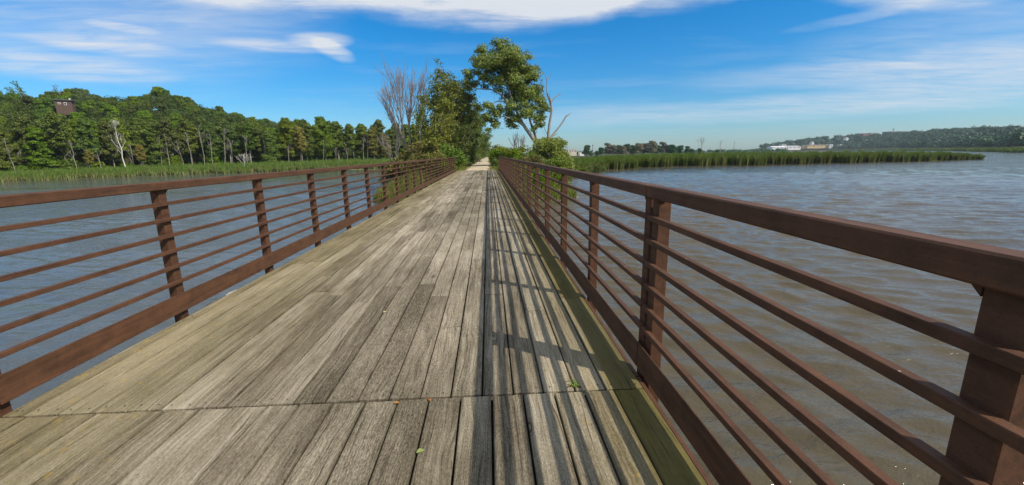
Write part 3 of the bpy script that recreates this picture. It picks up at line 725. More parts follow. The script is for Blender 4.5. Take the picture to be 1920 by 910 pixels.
# front row behind the reeds ------------------------------------------------
rr = random.Random(21)
front_lab = 'tall slender green tree in the dense wood behind the left reeds'
a = -66.0; k = 0
rows = []
while a < -6.5:
    rs0 = float(interp(a, SHORE_L))
    for row in range(2):
        aa = a+rr.uniform(-.35, .35)+row*0.75; r = rs0+25+row*8+rr.uniform(-2, 3)
        rows.append((aa, r, row))
    a += 1.62
    k += 1
DZ, GZ = elev(236, 300)[0], elev(566, 290)[0]
def fzone(q): return 'left of the dead white tree' if q < DZ else ('between dead white and golden tree' if q < GZ else 'right of the golden tree')
for (aa, r, row) in rows:
    x, y = polar(aa, r); i = rr.randrange(6)
    px = aa
    h = rr.uniform(0.90, 1.10)*(1.0 if aa > -44 else 0.95)
    if aa < -44 and row == 0: i = 5; h = rr.uniform(.55, .8)
    pale = rr.random() < 0.55; pr = FT if pale else FTd
    lab_ = ('low bushy ' if (i == 5 and h < .85) else 'tall ') + ('pale-trunked tree, ' if pale else 'dark-trunked tree, ') + ('wood front row, ' if row == 0 else 'second wood row, ') + fzone(aa)
    place(pr[i], (x, y, float(ground_z(x, y))-0.1), h, h*rr.uniform(.85, 1.1), name='deciduous_tree', tilt=(rr.uniform(-.05, .05), rr.uniform(-.07, .03)),
          label=lab_, cat='tree', group='wood edge: '+lab_)
US = [hill_tree(70+i, W_=2.6, H=4.2, leafm='leaf_front', per=260, size=.26) for i in range(3)]
rr2 = random.Random(5); a = -64.0; us = 0
while a < -6.5:
    r = float(interp(a, SHORE_L))+rr2.uniform(24, 40); x, y = polar(a, r)
    us += 1
    e = place(US[us % 3], (x, y, float(ground_z(x, y))-.6), rr2.uniform(.7, 1.25), rr2.uniform(.9, 1.4), name='understory_shrub',
          label='leafy shrub at the wood edge behind reeds, '+fzone(a), cat='shrub', group='undergrowth of the wood '+fzone(a))
    a += 0.8
# pale bare leaning stems standing in front of the wood
for (px, ptop, pbot, h, lab) in ((215, 228, 312, None, 'tall dead white tree with forked bare top in front of the left wood'),):
    pass
def stem_tree(name, px, pb, ptx, pt, dist, r0, lev, lab, cat='tree', barkm='bark_white', seed=1, forks=None, group=None, up=0.15, spread=0.35, twiglen=0.3):
    "bare stem from pixel (px,pb) to (ptx,pt) at radial distance"
    d = ray(px, pb)
    if dist is None: dist = float(interp(elev(px, pb)[0], SHORE_L))+22
    Y_ = dist*d[1]/math.hypot(d[0], d[1])
    p0 = at(px, pb, Y_); p1 = at(ptx, pt, Y_)
    gz_ = float(ground_z(p0[0], p0[1])); p0[2] = min(p0[2], max(gz_, 0)-0.1)
    b = MB(); rs = np.random.default_rng(seed); tips = []
    n = 7; P = [p0+(p1-p0)*t+np.array([1, 1, 0])*rs.normal(0, .12, 3)*(t*(1-t)*3) for t in np.linspace(0, 1, n)]
    Ln = np.linalg.norm(p1-p0)
    b.tube(P-p0, np.linspace(r0, r0*.35, n), 7)
    for j in range(rs.integers(5, 8) if forks is None else forks):
        t = rs.uniform(0.35, 1.0); i0 = min(int(t*(n-1)), n-2); q = P[i0]+(P[i0+1]-P[i0])*(t*(n-1)-i0)-p0
        dd = unit(p1-p0)*0.8+np.array([rs.normal(0, 1), rs.normal(0, .6), 0])*0.6
        grow(b, q, dd, Ln*twiglen*(1.25-t), r0*.35, lev, rs, tips, spread=spread, nseg=3, curve=.1, up=up, k=4, minr=0.02)
    o_ = link(name, b.mesh(name, True), M[barkm], loc=tuple(float(v) for v in p0))
    return setp(o_, label=lab, cat=cat, group=group)
stem_tree('dead_tree', 236, 313, 214, 236, None, 0.17, 3, 'tall dead white tree with forked bare top before the left wood', seed=3, forks=9, spread=.45)
stem_tree('dead_tree', 458, 322, 457, 294, 148, 0.09, 2, 'small bare white dead tree standing in the reeds at the water edge', seed=8, forks=9, up=0.05, twiglen=.55)
stems = [(26, 310, 8, 262), (142, 308, 131, 265), (188, 306, 180, 278), (172, 305, 152, 258), (272, 312, 255, 272), (360, 306, 350, 252), (345, 307, 330, 262), (398, 306, 393, 252), (421, 308, 420, 240), (437, 306, 430, 262),
         (384, 306, 372, 240), (497, 303, 494, 262), (606, 300, 606, 262), (651, 299, 648, 270), (681, 298, 681, 262), (689, 298, 688, 250), (702, 298, 701, 268), (250, 308, 244, 272), (302, 308, 298, 262), (463, 300, 458, 258), (540, 303, 541, 268), (563, 300, 563, 272), (628, 300, 630, 275), (318, 307, 309, 256)]
for j, (a_, b_, c_, d_) in enumerate(stems):
    stem_tree('slender_tree', a_, b_, c_, d_, None, 0.085+0.02*(j % 3), 2, ORD[sorted(stems).index((a_, b_, c_, d_))]+' pale slender trunk from the left before the left wood', seed=50+j, barkm=['bark_pale', 'bark_grey'][j % 2], forks=5,
              group='pale slender trunks along the left wood', twiglen=.25)
# distinct trees by colour
YF = recolor(FT[3], 'leaf_yellow'); YF2 = recolor(FT[1], 'leaf_olive')
def by_px(proto, px, py, dist, h, lab, name='deciduous_tree', w=None, group=None, zoff=0.0, rz=None, tilt=(0, 0)):
    a_, _ = elev(px, py); x, y = polar(a_, dist)
    return place(proto, (x, y, float(ground_z(x, y))+zoff), h, w, rz=rz, tilt=tilt, name=name, label=lab, cat='tree', group=group)
by_px(YF, 566, 290, 168, 0.93, 'golden yellow tree standing out in the left wood', w=.8)
by_px(recolor(FT[5], 'leaf_bright'), 512, 290, 167, 0.78, 'yellow-green tree left of the golden one in the wood')
by_px(YF, 163, 300, 164, 0.42, 'short yellowish sapling in front of the left wood beside a leaning trunk')
by_px(YF, 262, 300, 166, 0.52, 'small yellow-leaved tree beside the tall dead white tree')
by_px(YF2, 700, 290, 172, 0.92, 'brownish olive tree at the right end of the left wood')
by_px(YF2, 722, 290, 170, 0.75, 'low olive tree next to the reeds at the wood end')
# hillside -----------------------------------------------------------------
ridge_r = [(q[0], q[1]) for q in RID]
HY = [recolor(q, 'leaf_bright') for q in HT_[:2]]
house_a, _t = elev(121, 192)
cnt = 0
HZ = elev(300, 175)[0]
def hzone(q, row): 
    w_ = 'left of the brown house' if q < house_a else ('between brown house and highest crest tree' if q < HZ else 'right of the highest crest tree')
    return ('on the crest ' if row >= 12 else 'on the upper slope ' if row >= 8 else 'on the lower slope ')+w_
for row in range(14):
    f = (row+0.3)/13.3
    a = -60+rr.uniform(0, 2)
    while a < -13:
        r1 = float(interp(a, SHORE_L))+42; r2 = float(interp(a, ridge_r))
        r = r1+(r2+2-r1)*f+rr.uniform(-4, 4); step = math.degrees(9.6/r)
        lim = interp(a, [(-62, 1), (-24, 1), (-19, .75), (-13, .4)])
        if f <= lim and not (abs(a-house_a) < 1.3 and r2-58 < r < r2-34) and (row % 1 == 0):
            x, y = polar(a, r); h = rr.uniform(.78, 1.02); w = h*rr.uniform(.74, 1.0)
            if row >= 12: h *= rr.choice((0.7, 0.85, 1.1))
            if f > 0.12:
                place(HT_[rr.randrange(5)], (x, y, float(ground_z(x, y))-1.5), h, w, name='deciduous_tree', tilt=(rr.uniform(-.08, .08), rr.uniform(-.08, .08)),
                      label='round canopy tree '+hzone(a, row), cat='tree', group='canopy trees '+hzone(a, row)); cnt += 1
        a += step*rr.uniform(.8, 1.2)
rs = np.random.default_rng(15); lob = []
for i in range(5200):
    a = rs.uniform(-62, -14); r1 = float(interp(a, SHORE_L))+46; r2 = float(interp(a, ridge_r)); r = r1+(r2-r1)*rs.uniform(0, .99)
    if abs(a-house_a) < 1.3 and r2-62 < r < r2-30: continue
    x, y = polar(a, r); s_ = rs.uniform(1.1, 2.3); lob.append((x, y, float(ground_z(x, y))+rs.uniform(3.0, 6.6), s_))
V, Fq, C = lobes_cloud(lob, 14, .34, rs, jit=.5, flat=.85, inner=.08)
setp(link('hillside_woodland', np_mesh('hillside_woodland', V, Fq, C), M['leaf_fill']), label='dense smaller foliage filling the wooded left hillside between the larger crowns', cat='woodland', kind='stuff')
by_px(HY[0], 152, 190, 285, 1.15, 'yellow-green tree right of the brown hilltop house')
by_px(HY[1], 178, 190, 300, 0.9, 'light green tree on the crest behind the brown house')
by_px(HT_[4], 128, 180, 306, 1.12, 'tall round tree on the crest directly behind the brown house', w=.8)
by_px(HT_[1], 300, 175, 318, 1.25, 'broad dark tree rising highest on the middle of the ridge', w=1.2)
by_px(HT_[3], 603, 240, 374, 1.1, 'lone small tree standing above the ridge at its low end', w=.55)
# wispy crest trees at far left
def wisp(seed, H, leafm, dens):
    rs = np.random.default_rng(seed); b = MB(); tips = []
    grow(b, (0, 0, -1), (0.05, 0, 1), H*.5, 0.22, 3, rs, tips, spread=.5, nseg=3, curve=.12, up=.10, kids=(3, 4), shrink=.6, k=5, minr=.035)
    P = np.array([t[0] for t in tips]); C = np.repeat(P, dens, 0)+rs.normal(0, .38, (len(P)*dens, 3))
    V, Fq, cc = leaf_cloud(C, rs.normal(0, 1, C.shape)+[0, 0, .5], 0.30, 1.0, .5, rs=rs)
    return b.mesh('trunk', True), np_mesh('crown', V, Fq, cc), M[leafm], M['bark']
by_px(wisp(5, 15, 'leaf', 9), 52, 170, 300, 1.05, 'wispy dark tree poking above the ridge at far left')
by_px(wisp(6, 15, 'leaf_grey', 3), 92, 170, 303, 0.95, 'thin greyish half-bare tree on the ridge left of the round crest tree')

# house on the hill ----------------------------------------------------------
def prism_roof(b, w, d, z0, rise, over=0.4):
    V = [(-w/2-over, -d/2-over, z0), (w/2+over, -d/2-over, z0), (w/2+over, d/2+over, z0), (-w/2-over, d/2+over, z0), (-w/2-over, 0, z0+rise), (w/2+over, 0, z0+rise)]
    b.add(V, [(0, 1, 5, 4), (2, 3, 4, 5), (3, 2, 1, 0)], [(1, 2, 5), (3, 0, 4)])
def building(name, loc, rz, w, d, h, wall, roofm, roof='gable', rise=2.0, windows=(), doors=(), label='', cat='building', group=None, chimney=False, winmat='glass_dark'):
    e = empty(name, loc, label=label, cat=cat, group=group); e.rotation_euler = (0, 0, rz)
    b = MB(); b.box(-w/2, w/2, -d/2, d/2, -3, h)
    if roof == 'gable':
        b.add([(-w/2, -d/2, h), (-w/2, d/2, h), (-w/2, 0, h+rise-.15), (w/2, -d/2, h), (w/2, d/2, h), (w/2, 0, h+rise-.15)], None, [(0, 1, 2), (3, 5, 4)])
    link('wall', b.mesh('wall'), M[wall], e)
    b = MB()
    if roof == 'gable': prism_roof(b, w, d, h+.02, rise)
    else: b.box(-w/2-.5, w/2+.5, -d/2-.5, d/2+.5, h+.01, h+.45)
    rf = link('roof', b.mesh('roof'), M[roofm], e)
    if chimney:
        b = MB(); b.box(w/2-1.0, w/2-.5, -.2, .3, h+.3, h+rise*.5+.6); link('chimney', b.mesh('chimney'), M['white' if chimney == 2 else 'brick'], rf)
    for (x, z, ww, wh) in windows:
        b = MB(); b.box(x-ww/2, x+ww/2, -d/2-.06, -d/2+.1, z, z+wh); f_ = link('window', b.mesh('window'), M['white'], e)
        b = MB(); b.box(x-ww/2+.12, x+ww/2-.12, -d/2-.09, -d/2-.062, z+.12, z+wh-.12); link('pane', b.mesh('pane'), M[winmat], f_)
    for (x, ww, wh) in doors:
        b = MB(); b.box(x-ww/2, x+ww/2, -d/2-.08, -d/2+.1, 0, wh); link('door', b.mesh('door'), M['steelgrey'], e)
    return e
x, y = polar(house_a, 262)
q = at(121, 201, y)
hb = building('house', (x, y, float(q[2])-.3), R(30), 5.0, 4.2, 2.7, 'brownwall', 'shingle', 'flat', 1.0, windows=[(-1.2, 1.2, .8, .7), (0.6, .9, .8, 1.1)], doors=[], chimney=2,
              label='brown flat-roofed house among the trees near the hilltop', cat='house')

# reeds ----------------------------------------------------------------------
def blades(P, h, w, lean=(0.12, 0.0), rs=None, mid=0.55, yellow=None):
    rs = rs or rng; n = len(P)
    th = rs.uniform(0, math.pi, n); sx_ = np.stack([np.cos(th), np.sin(th), np.zeros(n)], 1)*np.asarray(w)[:, None]*0.5
    ln = np.stack([lean[0]+rs.normal(0, .13, n), lean[1]+rs.normal(0, .13, n), np.ones(n)], 1)
    h = np.asarray(h)[:, None]
    m_ = P+ln*h*mid*np.array([0.5, 0.5, 1]); t = P+ln*h*np.array([1.3, 1.3, 1])
    V = np.stack([P-sx_, P+sx_, m_+sx_*.9, m_-sx_*.9, t], 1).reshape(-1, 3)
    i0 = np.arange(n)*5
    F4 = np.stack([i0, i0+1, i0+2, i0+3], 1); F3 = np.stack([i0+3, i0+2, i0+4], 1)
    tn = rs.uniform(0, 1, n); ye = np.zeros(n) if yellow is None else yellow
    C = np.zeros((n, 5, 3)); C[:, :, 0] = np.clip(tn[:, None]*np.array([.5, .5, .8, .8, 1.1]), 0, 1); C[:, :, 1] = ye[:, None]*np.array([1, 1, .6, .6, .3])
    return V, F4, F3, C.reshape(-1, 3)
def reed_obj(name, P, h, w, mtl, label, cat='reeds', lean=(.10, 0), yellow=None, seed=1):
    V, F4, F3, C = blades(P, h, w, lean, np.random.default_rng(seed), yellow=yellow)
    return setp(link(name, np_mesh(name, V, [F4, F3], C), M[mtl]), label=label, cat=cat, kind='stuff')
rs = np.random.default_rng(77)
def edge_wob(a): return 3.0*np.sin(a*1.3)+2.4*np.sin(a*3.1+1)+1.6*np.sin(a*7.3)+1.2*np.sin(a*17.0)+0.8*np.sin(a*41.0)
n = 95000
a = rs.uniform(-64, -3.9, n); u = rs.random(n)**1.5
r = interp(a, SHORE_L)+edge_wob(a)*0.5+u*27
x = r*np.sin(np.radians(a)); y = r*np.cos(np.radians(a)); z = np.maximum(ground_z(x, y), -0.15)
hh_ = interp(a, [(-64, 2.0), (-45, 2.1), (-30, 2.7), (-15, 3.3), (-4, 3.4)])*(0.84+0.12*np.sin(a*3.3+u*5)+0.08*np.sin(a*11.0+u*3))*rs.uniform(.72, 1.06, n)*np.where(u < 0.04, .7, 1)
yel = (rs.random(n) < np.where(u < 0.03, .6, np.where(u < .08, .2, 0.01))+.5*(np.sin(a*4.1+u*6)*np.sin(a*1.7-u*4) > .82)).astype(float)*rs.uniform(.4, 1, n)
reed_obj('reeds', np.stack([x, y, z], 1), hh_, rs.uniform(.07, .15, n), 'reed', 'bright green reed bed along the left shore below the wooded hill', yellow=yel, seed=2)
n = 120000
a = rs.uniform(6.7, 51.4, n); u = rs.random(n)
rs0 = interp(a, SHORE_R); dep = interp(a, [(6.7, 110), (28, 120), (34, 100), (38, 55), (42, 24), (46, 18), (50.5, 6), (51.5, 2)])
r = rs0+edge_wob(a)*0.6+(u**1.9)*dep
x = r*np.sin(np.radians(a)); y = r*np.cos(np.radians(a)); z = np.maximum(ground_z(x, y), -0.15)
d_in = r-rs0
hh_ = interp(a, [(6.7, 2.2), (12, 2.5), (16, 3.2), (23, 3.7), (34, 3.75), (42, 3.5), (46.5, 3.3), (49, 2.8), (51.5, 1.6)])*(0.93+0.10*np.sin(a*2.7)*np.sin(a*7.1))*rs.uniform(.74, 1.04, n)
yel = (rs.random(n) < np.where(d_in < 1.5, .40, np.where(d_in < 4, .18, 0.02))).astype(float)*rs.uniform(.4, 1, n)
reed_obj('cattails', np.stack([x, y, z], 1), hh_, rs.uniform(.07, .15, n), 'reed_dark', 'long dark green cattail marsh reaching out across the right water', yellow=yel, lean=(.12, 0), seed=3)
# floating algae mats: flat ragged strips along shore
def mat_strip(name, pts, wid, lab, seed, mtl):
    rs_ = np.random.default_rng(seed); b = MB(); P = np.array([at_water(*q) for q in pts])
    t = np.linspace(0, len(P)-1, 60); px_ = np.interp(t, range(len(P)), P[:, 0]); py_2 = np.interp(t, range(len(P)), P[:, 1])
    w = wid*(0.35+0.65*np.abs(np.sin(t*2.3+seed)))*rs_.uniform(.6, 1.2, 60); w[0] = w[-1] = .05
    Vt = [(a_, b_-w_/2, .045) for a_, b_, w_ in zip(px_, py_2, w)]+[(a_, b_+w_/2, .045) for a_, b_, w_ in zip(px_, py_2, w)]
    b.add(Vt, [(i, i+1, 61+i, 60+i) for i in range(59)])
    return setp(link(name, b.mesh(name), M[mtl]), label=lab, cat='algae', kind='stuff')
def at_water(px, py):
    d = ray(px, py); d = d*(-CAMZ/d[2]); return d[:2]
M['algae'] = simple('floating_algae', (0.36, 0.38, 0.13), 0.8, 0.3, 0.8)
mat_strip('algae_mat', [(1140, 316), (1190, 313.5), (1240, 312)], 2.0, 'pale green algae line at the left end of the marsh edge', 1, 'algae')
mat_strip('algae_mat', [(1395, 307.8), (1440, 306.6), (1475, 307)], 1.6, 'pale algae line at the middle of the marsh edge', 2, 'algae')
mat_strip('algae_mat', [(1600, 302.8), (1680, 302.6), (1760, 301.6)], 1.6, 'thin pale algae line near the tip of the marsh', 3, 'algae')
mat_strip('algae_mat', [(645, 318.5), (700, 318.0), (742, 315.5)], 2.6, 'pale green algae line before the left reeds', 4, 'algae')

# verge grass on the embankment ------------------------------------------------
n = 42000
y = 40.6+(rs.random(n)**1.6)*120; x = CX+rs.uniform(-9.6, 9.6, n)
keep = (np.abs(x+1.05) > 1.35+rs.uniform(-.3, .25, n)) & (np.abs(x-CX) < 10.2)
fr = (np.arange(n) % 5 == 0)
y = np.where(fr, rs.uniform(34.5, 41.2, n), y); keep &= (~fr) | (bank_z(x, y) > -0.05)
keep &= ~((np.abs(x+1.0) < 2.4) & (y < 41.0))
x = x[keep]; y = y[keep]; z = bank_z(x, y)-.05; ok = z > -0.4; x, y, z = x[ok], y[ok], z[ok]; n = len(x)
dp = np.abs(x+1.05)
hh_ = np.clip((dp-1.2)*0.55, .12, .95)*rs.uniform(.6, 1.25, n)
yel = (rs.random(n) < .22).astype(float)*rs.uniform(.3, 1, n)
reed_obj('grass', np.stack([x, y, z], 1), hh_, rs.uniform(.025, .05, n)*(1+y/80), 'grass', 'tall verge grass beside the gravel path', 'grass', yellow=yel, seed=4)

# shrubs and near trees --------------------------------------------------------
def shrub(seed, W_=1.6, H=2.4, leafm='leaf_olive', per=420, size=.10, stems=9, aspect=1.3, bark='bark'):
    rs_ = np.random.default_rng(seed); b = MB(); lobes = []
    for i in range(stems*2):
        th = rs_.uniform(0, 6.28); f = rs_.uniform(.25, 1); c = np.array([math.cos(th)*W_*.8*rs_.uniform(.1, 1), math.sin(th)*W_*.8*rs_.uniform(.1, 1), H*f*(.9)])
        if i < stems: b.tube([(c[0]*.1, c[1]*.1, -.5), c*np.array([.5, .5, .55]), c], [.04, .028, .01], 4)
        lobes.append((*c, W_*rs_.uniform(.22, .42)))
    V, Fq, C = lobes_cloud(lobes, per, size, rs_, jit=.8, flat=1.0, aspect=aspect, inner=.35)
    return b.mesh('trunk', True), np_mesh('crown', V, Fq, C), M[leafm], M[bark]
def place_shrub(proto, x, y, h, lab, w=None, group=None, z=None, name='shrub'):
    zz_ = float(bank_z(x, y)) if z is None else z
    e = place(proto, (x, y, zz_-.05), h, w, name=name, label=lab, cat='shrub', group=group)
    for ch in e.children:
        if ch.name.startswith('trunk'): ch.name = 'stem'
        else: ch.name = 'foliage'
    return e
SO = shrub(1, leafm='leaf_olive'); SO2 = shrub(2, 1.5, 2.6, leafm='leaf_willow'); SG = shrub(3, 1.4, 2.2, leafm='leaf_bright'); SD = shrub(4, 1.7, 2.2, leafm='leaf_front'); SY = shrub(5, 1.8, 2.6, leafm='leaf_olive')
SW = shrub(6, 2.5, 4.9, leafm='leaf_sprout', per=520, size=.095, stems=20)

def multi_tree(seed, H=11, nst=6, leafm='leaf_willow', lean=(.14, 0.0), dens=40, size=.095, bark='bark_grey', spreadw=1.8, low=0.15):
    "clump of ascending stems with wind-swept narrow leaves"
    rs_ = np.random.default_rng(seed); b = MB(); P = []; D = []
    for s_ in range(nst):
        th = rs_.uniform(0, 6.28); base = np.array([math.cos(th), math.sin(th), 0])*rs_.uniform(.1, .7)
        top = np.array([math.cos(th)*spreadw*rs_.uniform(.2, 1)+lean[0]*H, math.sin(th)*spreadw*rs_.uniform(.2, 1), H*rs_.uniform(.72, 1)])
        t = np.linspace(0, 1, 8)[:, None]; pts = base+(top-base)*t+np.array([-.4, 0, 0])*np.sin(t*3.1)*1.0+rs_.normal(0, .07, (8, 3))
        pts[0, 2] = -.5
        b.tube(pts, np.linspace(.11, .02, 8), 5)
        for j in range(26):
            f = rs_.uniform(low, 1); i0 = min(int(f*7), 6); q = pts[i0]+(pts[i0+1]-pts[i0])*(f*7-i0)
            d = unit(np.array([rs_.normal(0, 1)+.3, rs_.normal(0, 1), rs_.uniform(.2, 1.3)])); ln = rs_.uniform(.8, 2.3)*(1.15-f*.6)
            e = q+d*ln; b.tube([q, q+d*ln*.5+[0, 0, .1], e], [.02, .014, .006], 3, cap=False)
            m_ = dens; tt = rs_.uniform(.25, 1.08, m_)[:, None]
            P.append(q+d*ln*tt+rs_.normal(0, .20, (m_, 3))); D.append(np.tile(d, (m_, 1)))
    P = np.concatenate(P); D = np.concatenate(D)
    V, Fq, C = leaf_cloud(P, rs_.normal(0, 1, P.shape)+[0, 0, .6], size, 1.7, .4, rs=rs_, droop=np.array([.9, 0, .45]))
    return b.mesh('trunk', True), np_mesh('crown', V, Fq, C), M[leafm], M[bark]
MT = [multi_tree(60, 11.5, 7), multi_tree(61, 11, 6, spreadw=2.2), multi_tree(62, 10, 7, spreadw=2.0, low=.05)]
MTd = [recolor(q, 'leaf_mid') for q in MT]
def near_tree(proto, px, Y_, ptop, lab, h0, w=None, rz=0.0, group=None):
    q = at(px, 290, Y_); x = float(q[0]); zb = float(max(bank_z(x, Y_), -0.2)); zt = float(at(px, ptop, Y_)[2])
    h = (zt-zb)/h0
    return place(proto, (x, Y_, zb-.1), h, h if w is None else w, rz=rz, name='leafy_tree', label=lab, cat='tree', group=group)
near_tree(MT[1], 795, 51, 158, 'leaning leafy tree nearest the bare tree on the left bank', 11, 1.0, 0.1)
near_tree(MT[0], 822, 53, 126, 'tallest wind-swept leafy tree in the clump left of the path', 11.5, 1.05, -.1)
near_tree(MT[1], 838, 54.5, 140, 'wide leafy tree right of the tallest in the left clump', 11, 1.1, 0.6)
near_tree(MT[2], 818, 48.5, 205, 'lower leafy tree in front of the left clump with pale stems', 10, .8, 0.5)
near_tree(MTd[0], 845, 58, 150, 'dark leafy tree behind the tallest of the left clump', 11.5, 1.0, 0.2)
near_tree(MTd[1], 862, 62, 172, 'dark tree under the overhanging branches left of the path', 11, 1.0, 0.0)
near_tree(MTd[2], 850, 50, 228, 'bushy young tree low beside the left verge', 10, .75, 0.0)
near_tree(MTd[2], 876, 70, 190, 'dark green tree next along the left side of the path', 10, 1.1, 1.0)
near_tree(MTd[1], 872, 60, 236, 'short bright-edged tree leaning to the path on the left', 11, .6, 0.3)
for j, (px, Y_, pt) in enumerate([(884, 84, 205), (888, 72, 240), (892, 100, 222), (896, 118, 236), (894, 88, 250), (899, 138, 243), (901, 160, 250), (903, 185, 256), (905, 215, 262), (907, 260, 267), (909, 310, 270)]):
    near_tree(MTd[j % 3], px, Y_, pt, ORD[j]+' nearest green tree in the row receding along the left of the path', [11.5, 11, 10][j % 3], 1.0+.05*j, rz=j*1.3, group='row of trees along the left of the path')
for j, (px, py, Y_, pr, h, lab) in enumerate([
        (738, 0, 50, SY, 1.1, 'yellowish olive shrub at the far left of the bank by the water'), (758, 0, 48, SO, 1.35, 'olive shrub below the bare tree'), (780, 0, 46.5, SO, 1.5, 'broad olive bush right of the bare tree'),
        (800, 0, 45, SY, 1.15, 'ochre-tinted bush behind the left railing'), (822, 0, 44, SO2, 1.2, 'grey-green bush behind the left railing in the clump'), (843, 0, 43.5, SD, 1.1, 'dark green bush close to the left railing end'),
        (790, 0, 41.5, SO, .85, 'low bush on the bank slope under the left railing'), (815, 0, 40.5, SY, .8, 'low yellowish bush on the slope beneath the left railing'), (768, 0, 44, SO2, .8, 'low grey-green bush at the water left of the bank'),
        (838, 0, 39.8, SD, .7, 'low dark bush beside the left abutment'),
        (868, 0, 52, SG, .7, 'bright weed bush at the left verge near the bridge end'), (880, 0, 62, SG, .75, 'bright leafy bush further along the left verge'), (858, 0, 47, SG, .75, 'bright green bush at the left end of the deck')]):
    q = at(px, 290, Y_); x = float(q[0]); place_shrub(pr, x, Y_, h, lab, z=max(float(bank_z(x, Y_)), -.1))
for j, (px, Y_, pr, h, lab) in enumerate([
        (931, 46, SG, .48, 'low bright weed bush at the right verge near the bridge end'), (928, 60, SG, .55, 'bright green bush on the right verge beside the path'),
        (940, 62, SD, .95, 'dark green bush right of the path'), (948, 74, SD, 1.15, 'dark bush further along right of the path'), (955, 56, SO2, .85, 'grey-green bush before the bare sapling on the right'),
        (966, 50, SD, 0.9, 'dark bush just over the right railing top'), (990, 52, SO2, 1.15, 'grey-green shrub left of the leaning trunk'), (1003, 47, SO, .8, 'olive shrub at the foot of the leaning trunk'),
        (1036, 47, SW, 1.0, 'tall bright green willow shrub at the foot of the snag'), (1050, 49, SW, .74, 'bright willow shrub right of the snag by the marsh'), (1020, 43, SG, .95, 'bright green shrub on the bank under the right railing'),
        (1030, 41, SD, .95, 'dark shrub on the bank slope below the snag'), (1000, 41.5, SO, .75, 'low olive shrub behind the right railing'), (1045, 43, SG, .8, 'low bright shrub overhanging the water on the right'),
        (985, 44, SD, .75, 'low dark shrub seen through the right railing'), (1012, 38.5, SD, .62, 'low shrub on the right abutment slope'), (1052, 40, SD, .55, 'small dark shrub at the water below the snag')]):
    q = at(px, 290, Y_); x = float(q[0]); place_shrub(pr, x, Y_, h, lab, z=max(float(bank_z(x, Y_)), -.1))
for j, (px, Y_, h) in enumerate([(1075, 72, .8), (1090, 78, .75), (1104, 84, .8), (1120, 90, .75), (1132, 97, .65), (1082, 88, .8), (1065, 66, .7)]):
    q = at(px, 290, Y_); x = float(q[0]); place_shrub([SG, SD][j % 2], x, Y_, h, ORD[sorted([1075, 1090, 1104, 1120, 1132, 1082, 1065]).index(px)]+' low bush from the left on the weedy right bank before the marsh', group='bushes on the right bank before the marsh', z=max(float(ground_z(x, Y_)), -.2))
for j, (px, Y_, h) in enumerate([(926, 90, .9), (927, 110, 1.1), (925, 140, 1.3), (924, 180, 1.5), (923, 230, 1.6), (922, 300, 1.8), (934, 95, 1.2), (937, 120, 1.5), (932, 160, 1.6), (942, 88, 1.1)]):
    q = at(px, 290, Y_); x = float(q[0]); place_shrub([SD, SO2][j % 2], x, Y_, h, ORD[sorted([90, 110, 140, 180, 230, 300, 95, 120, 160, 88]).index(Y_)]+' nearest bush in the row receding right of the path', group='bushes along the right of the path', z=float(max(bank_z(x, Y_), 0)))

# big cottonwood leaning over the path ------------------------------------------
YB = 55.0
def c3(cx, cy, Y_): return at(680+cx/3.25, 60+cy/3.25, Y_)
big = empty('leaning_tree', tuple(c3(1120, 815, YB)), label='large leafy tree leaning left over the path, tallest in view', cat='tree')
B0 = np.array(big.location); b = MB()
def limb(pts, r0, r1, k=8):
    P = np.array([c3(*q) for q in pts])-B0
    t = np.linspace(0, len(P)-1, len(P)*3-2)
    # smooth by catmull-like interpolation
    Q = np.array([np.interp(t, range(len(P)), P[:, i]) for i in range(3)]).T
    Q[1:-1] = (Q[:-2]+2*Q[1:-1]+Q[2:])/4
    b.tube(Q, np.linspace(r0, r1, len(Q)), k); return Q
limb([(1122, 850, 55), (1110, 760, 55), (1075, 700, 55), (1030, 640, 54.8), (975, 560, 54.5), (940, 490, 54.3), (905, 400, 54), (870, 300, 54), (850, 190, 54), (835, 100, 54)], .33, .03)
limb([(1085, 715, 55.2), (1060, 650, 55.4), (1035, 590, 55.6), (1005, 490, 55.8), (965, 370, 56), (950, 230, 56), (930, 150, 56)], .22, .03)
limb([(990, 580, 54.5), (950, 550, 54), (900, 528, 53.6), (850, 512, 53.2), (815, 540, 53), (795, 600, 53)], .12, .02)
limb([(925, 455, 54.2), (880, 425, 53.8), (820, 420, 53.4), (770, 450, 53), (735, 500, 52.8)], .11, .02)
limb([(885, 425, 53.9), (845, 385, 53.8), (790, 350, 53.6), (700, 348, 53.2), (640, 330, 53), (615, 290, 53)], .11, .02)
limb([(870, 330, 54), (800, 270, 54.5), (740, 190, 54.5), (720, 130, 54.5)], .09, .02)
limb([(960, 360, 56), (1020, 300, 56.5), (1040, 240, 56.5)], .08, .02)
limb([(1010, 500, 55.8), (1050, 450, 56.3), (1080, 420, 56.3)], .08, .02)
limb([(1030, 590, 55.6), (1065, 555, 56), (1085, 520, 56)], .07, .02)
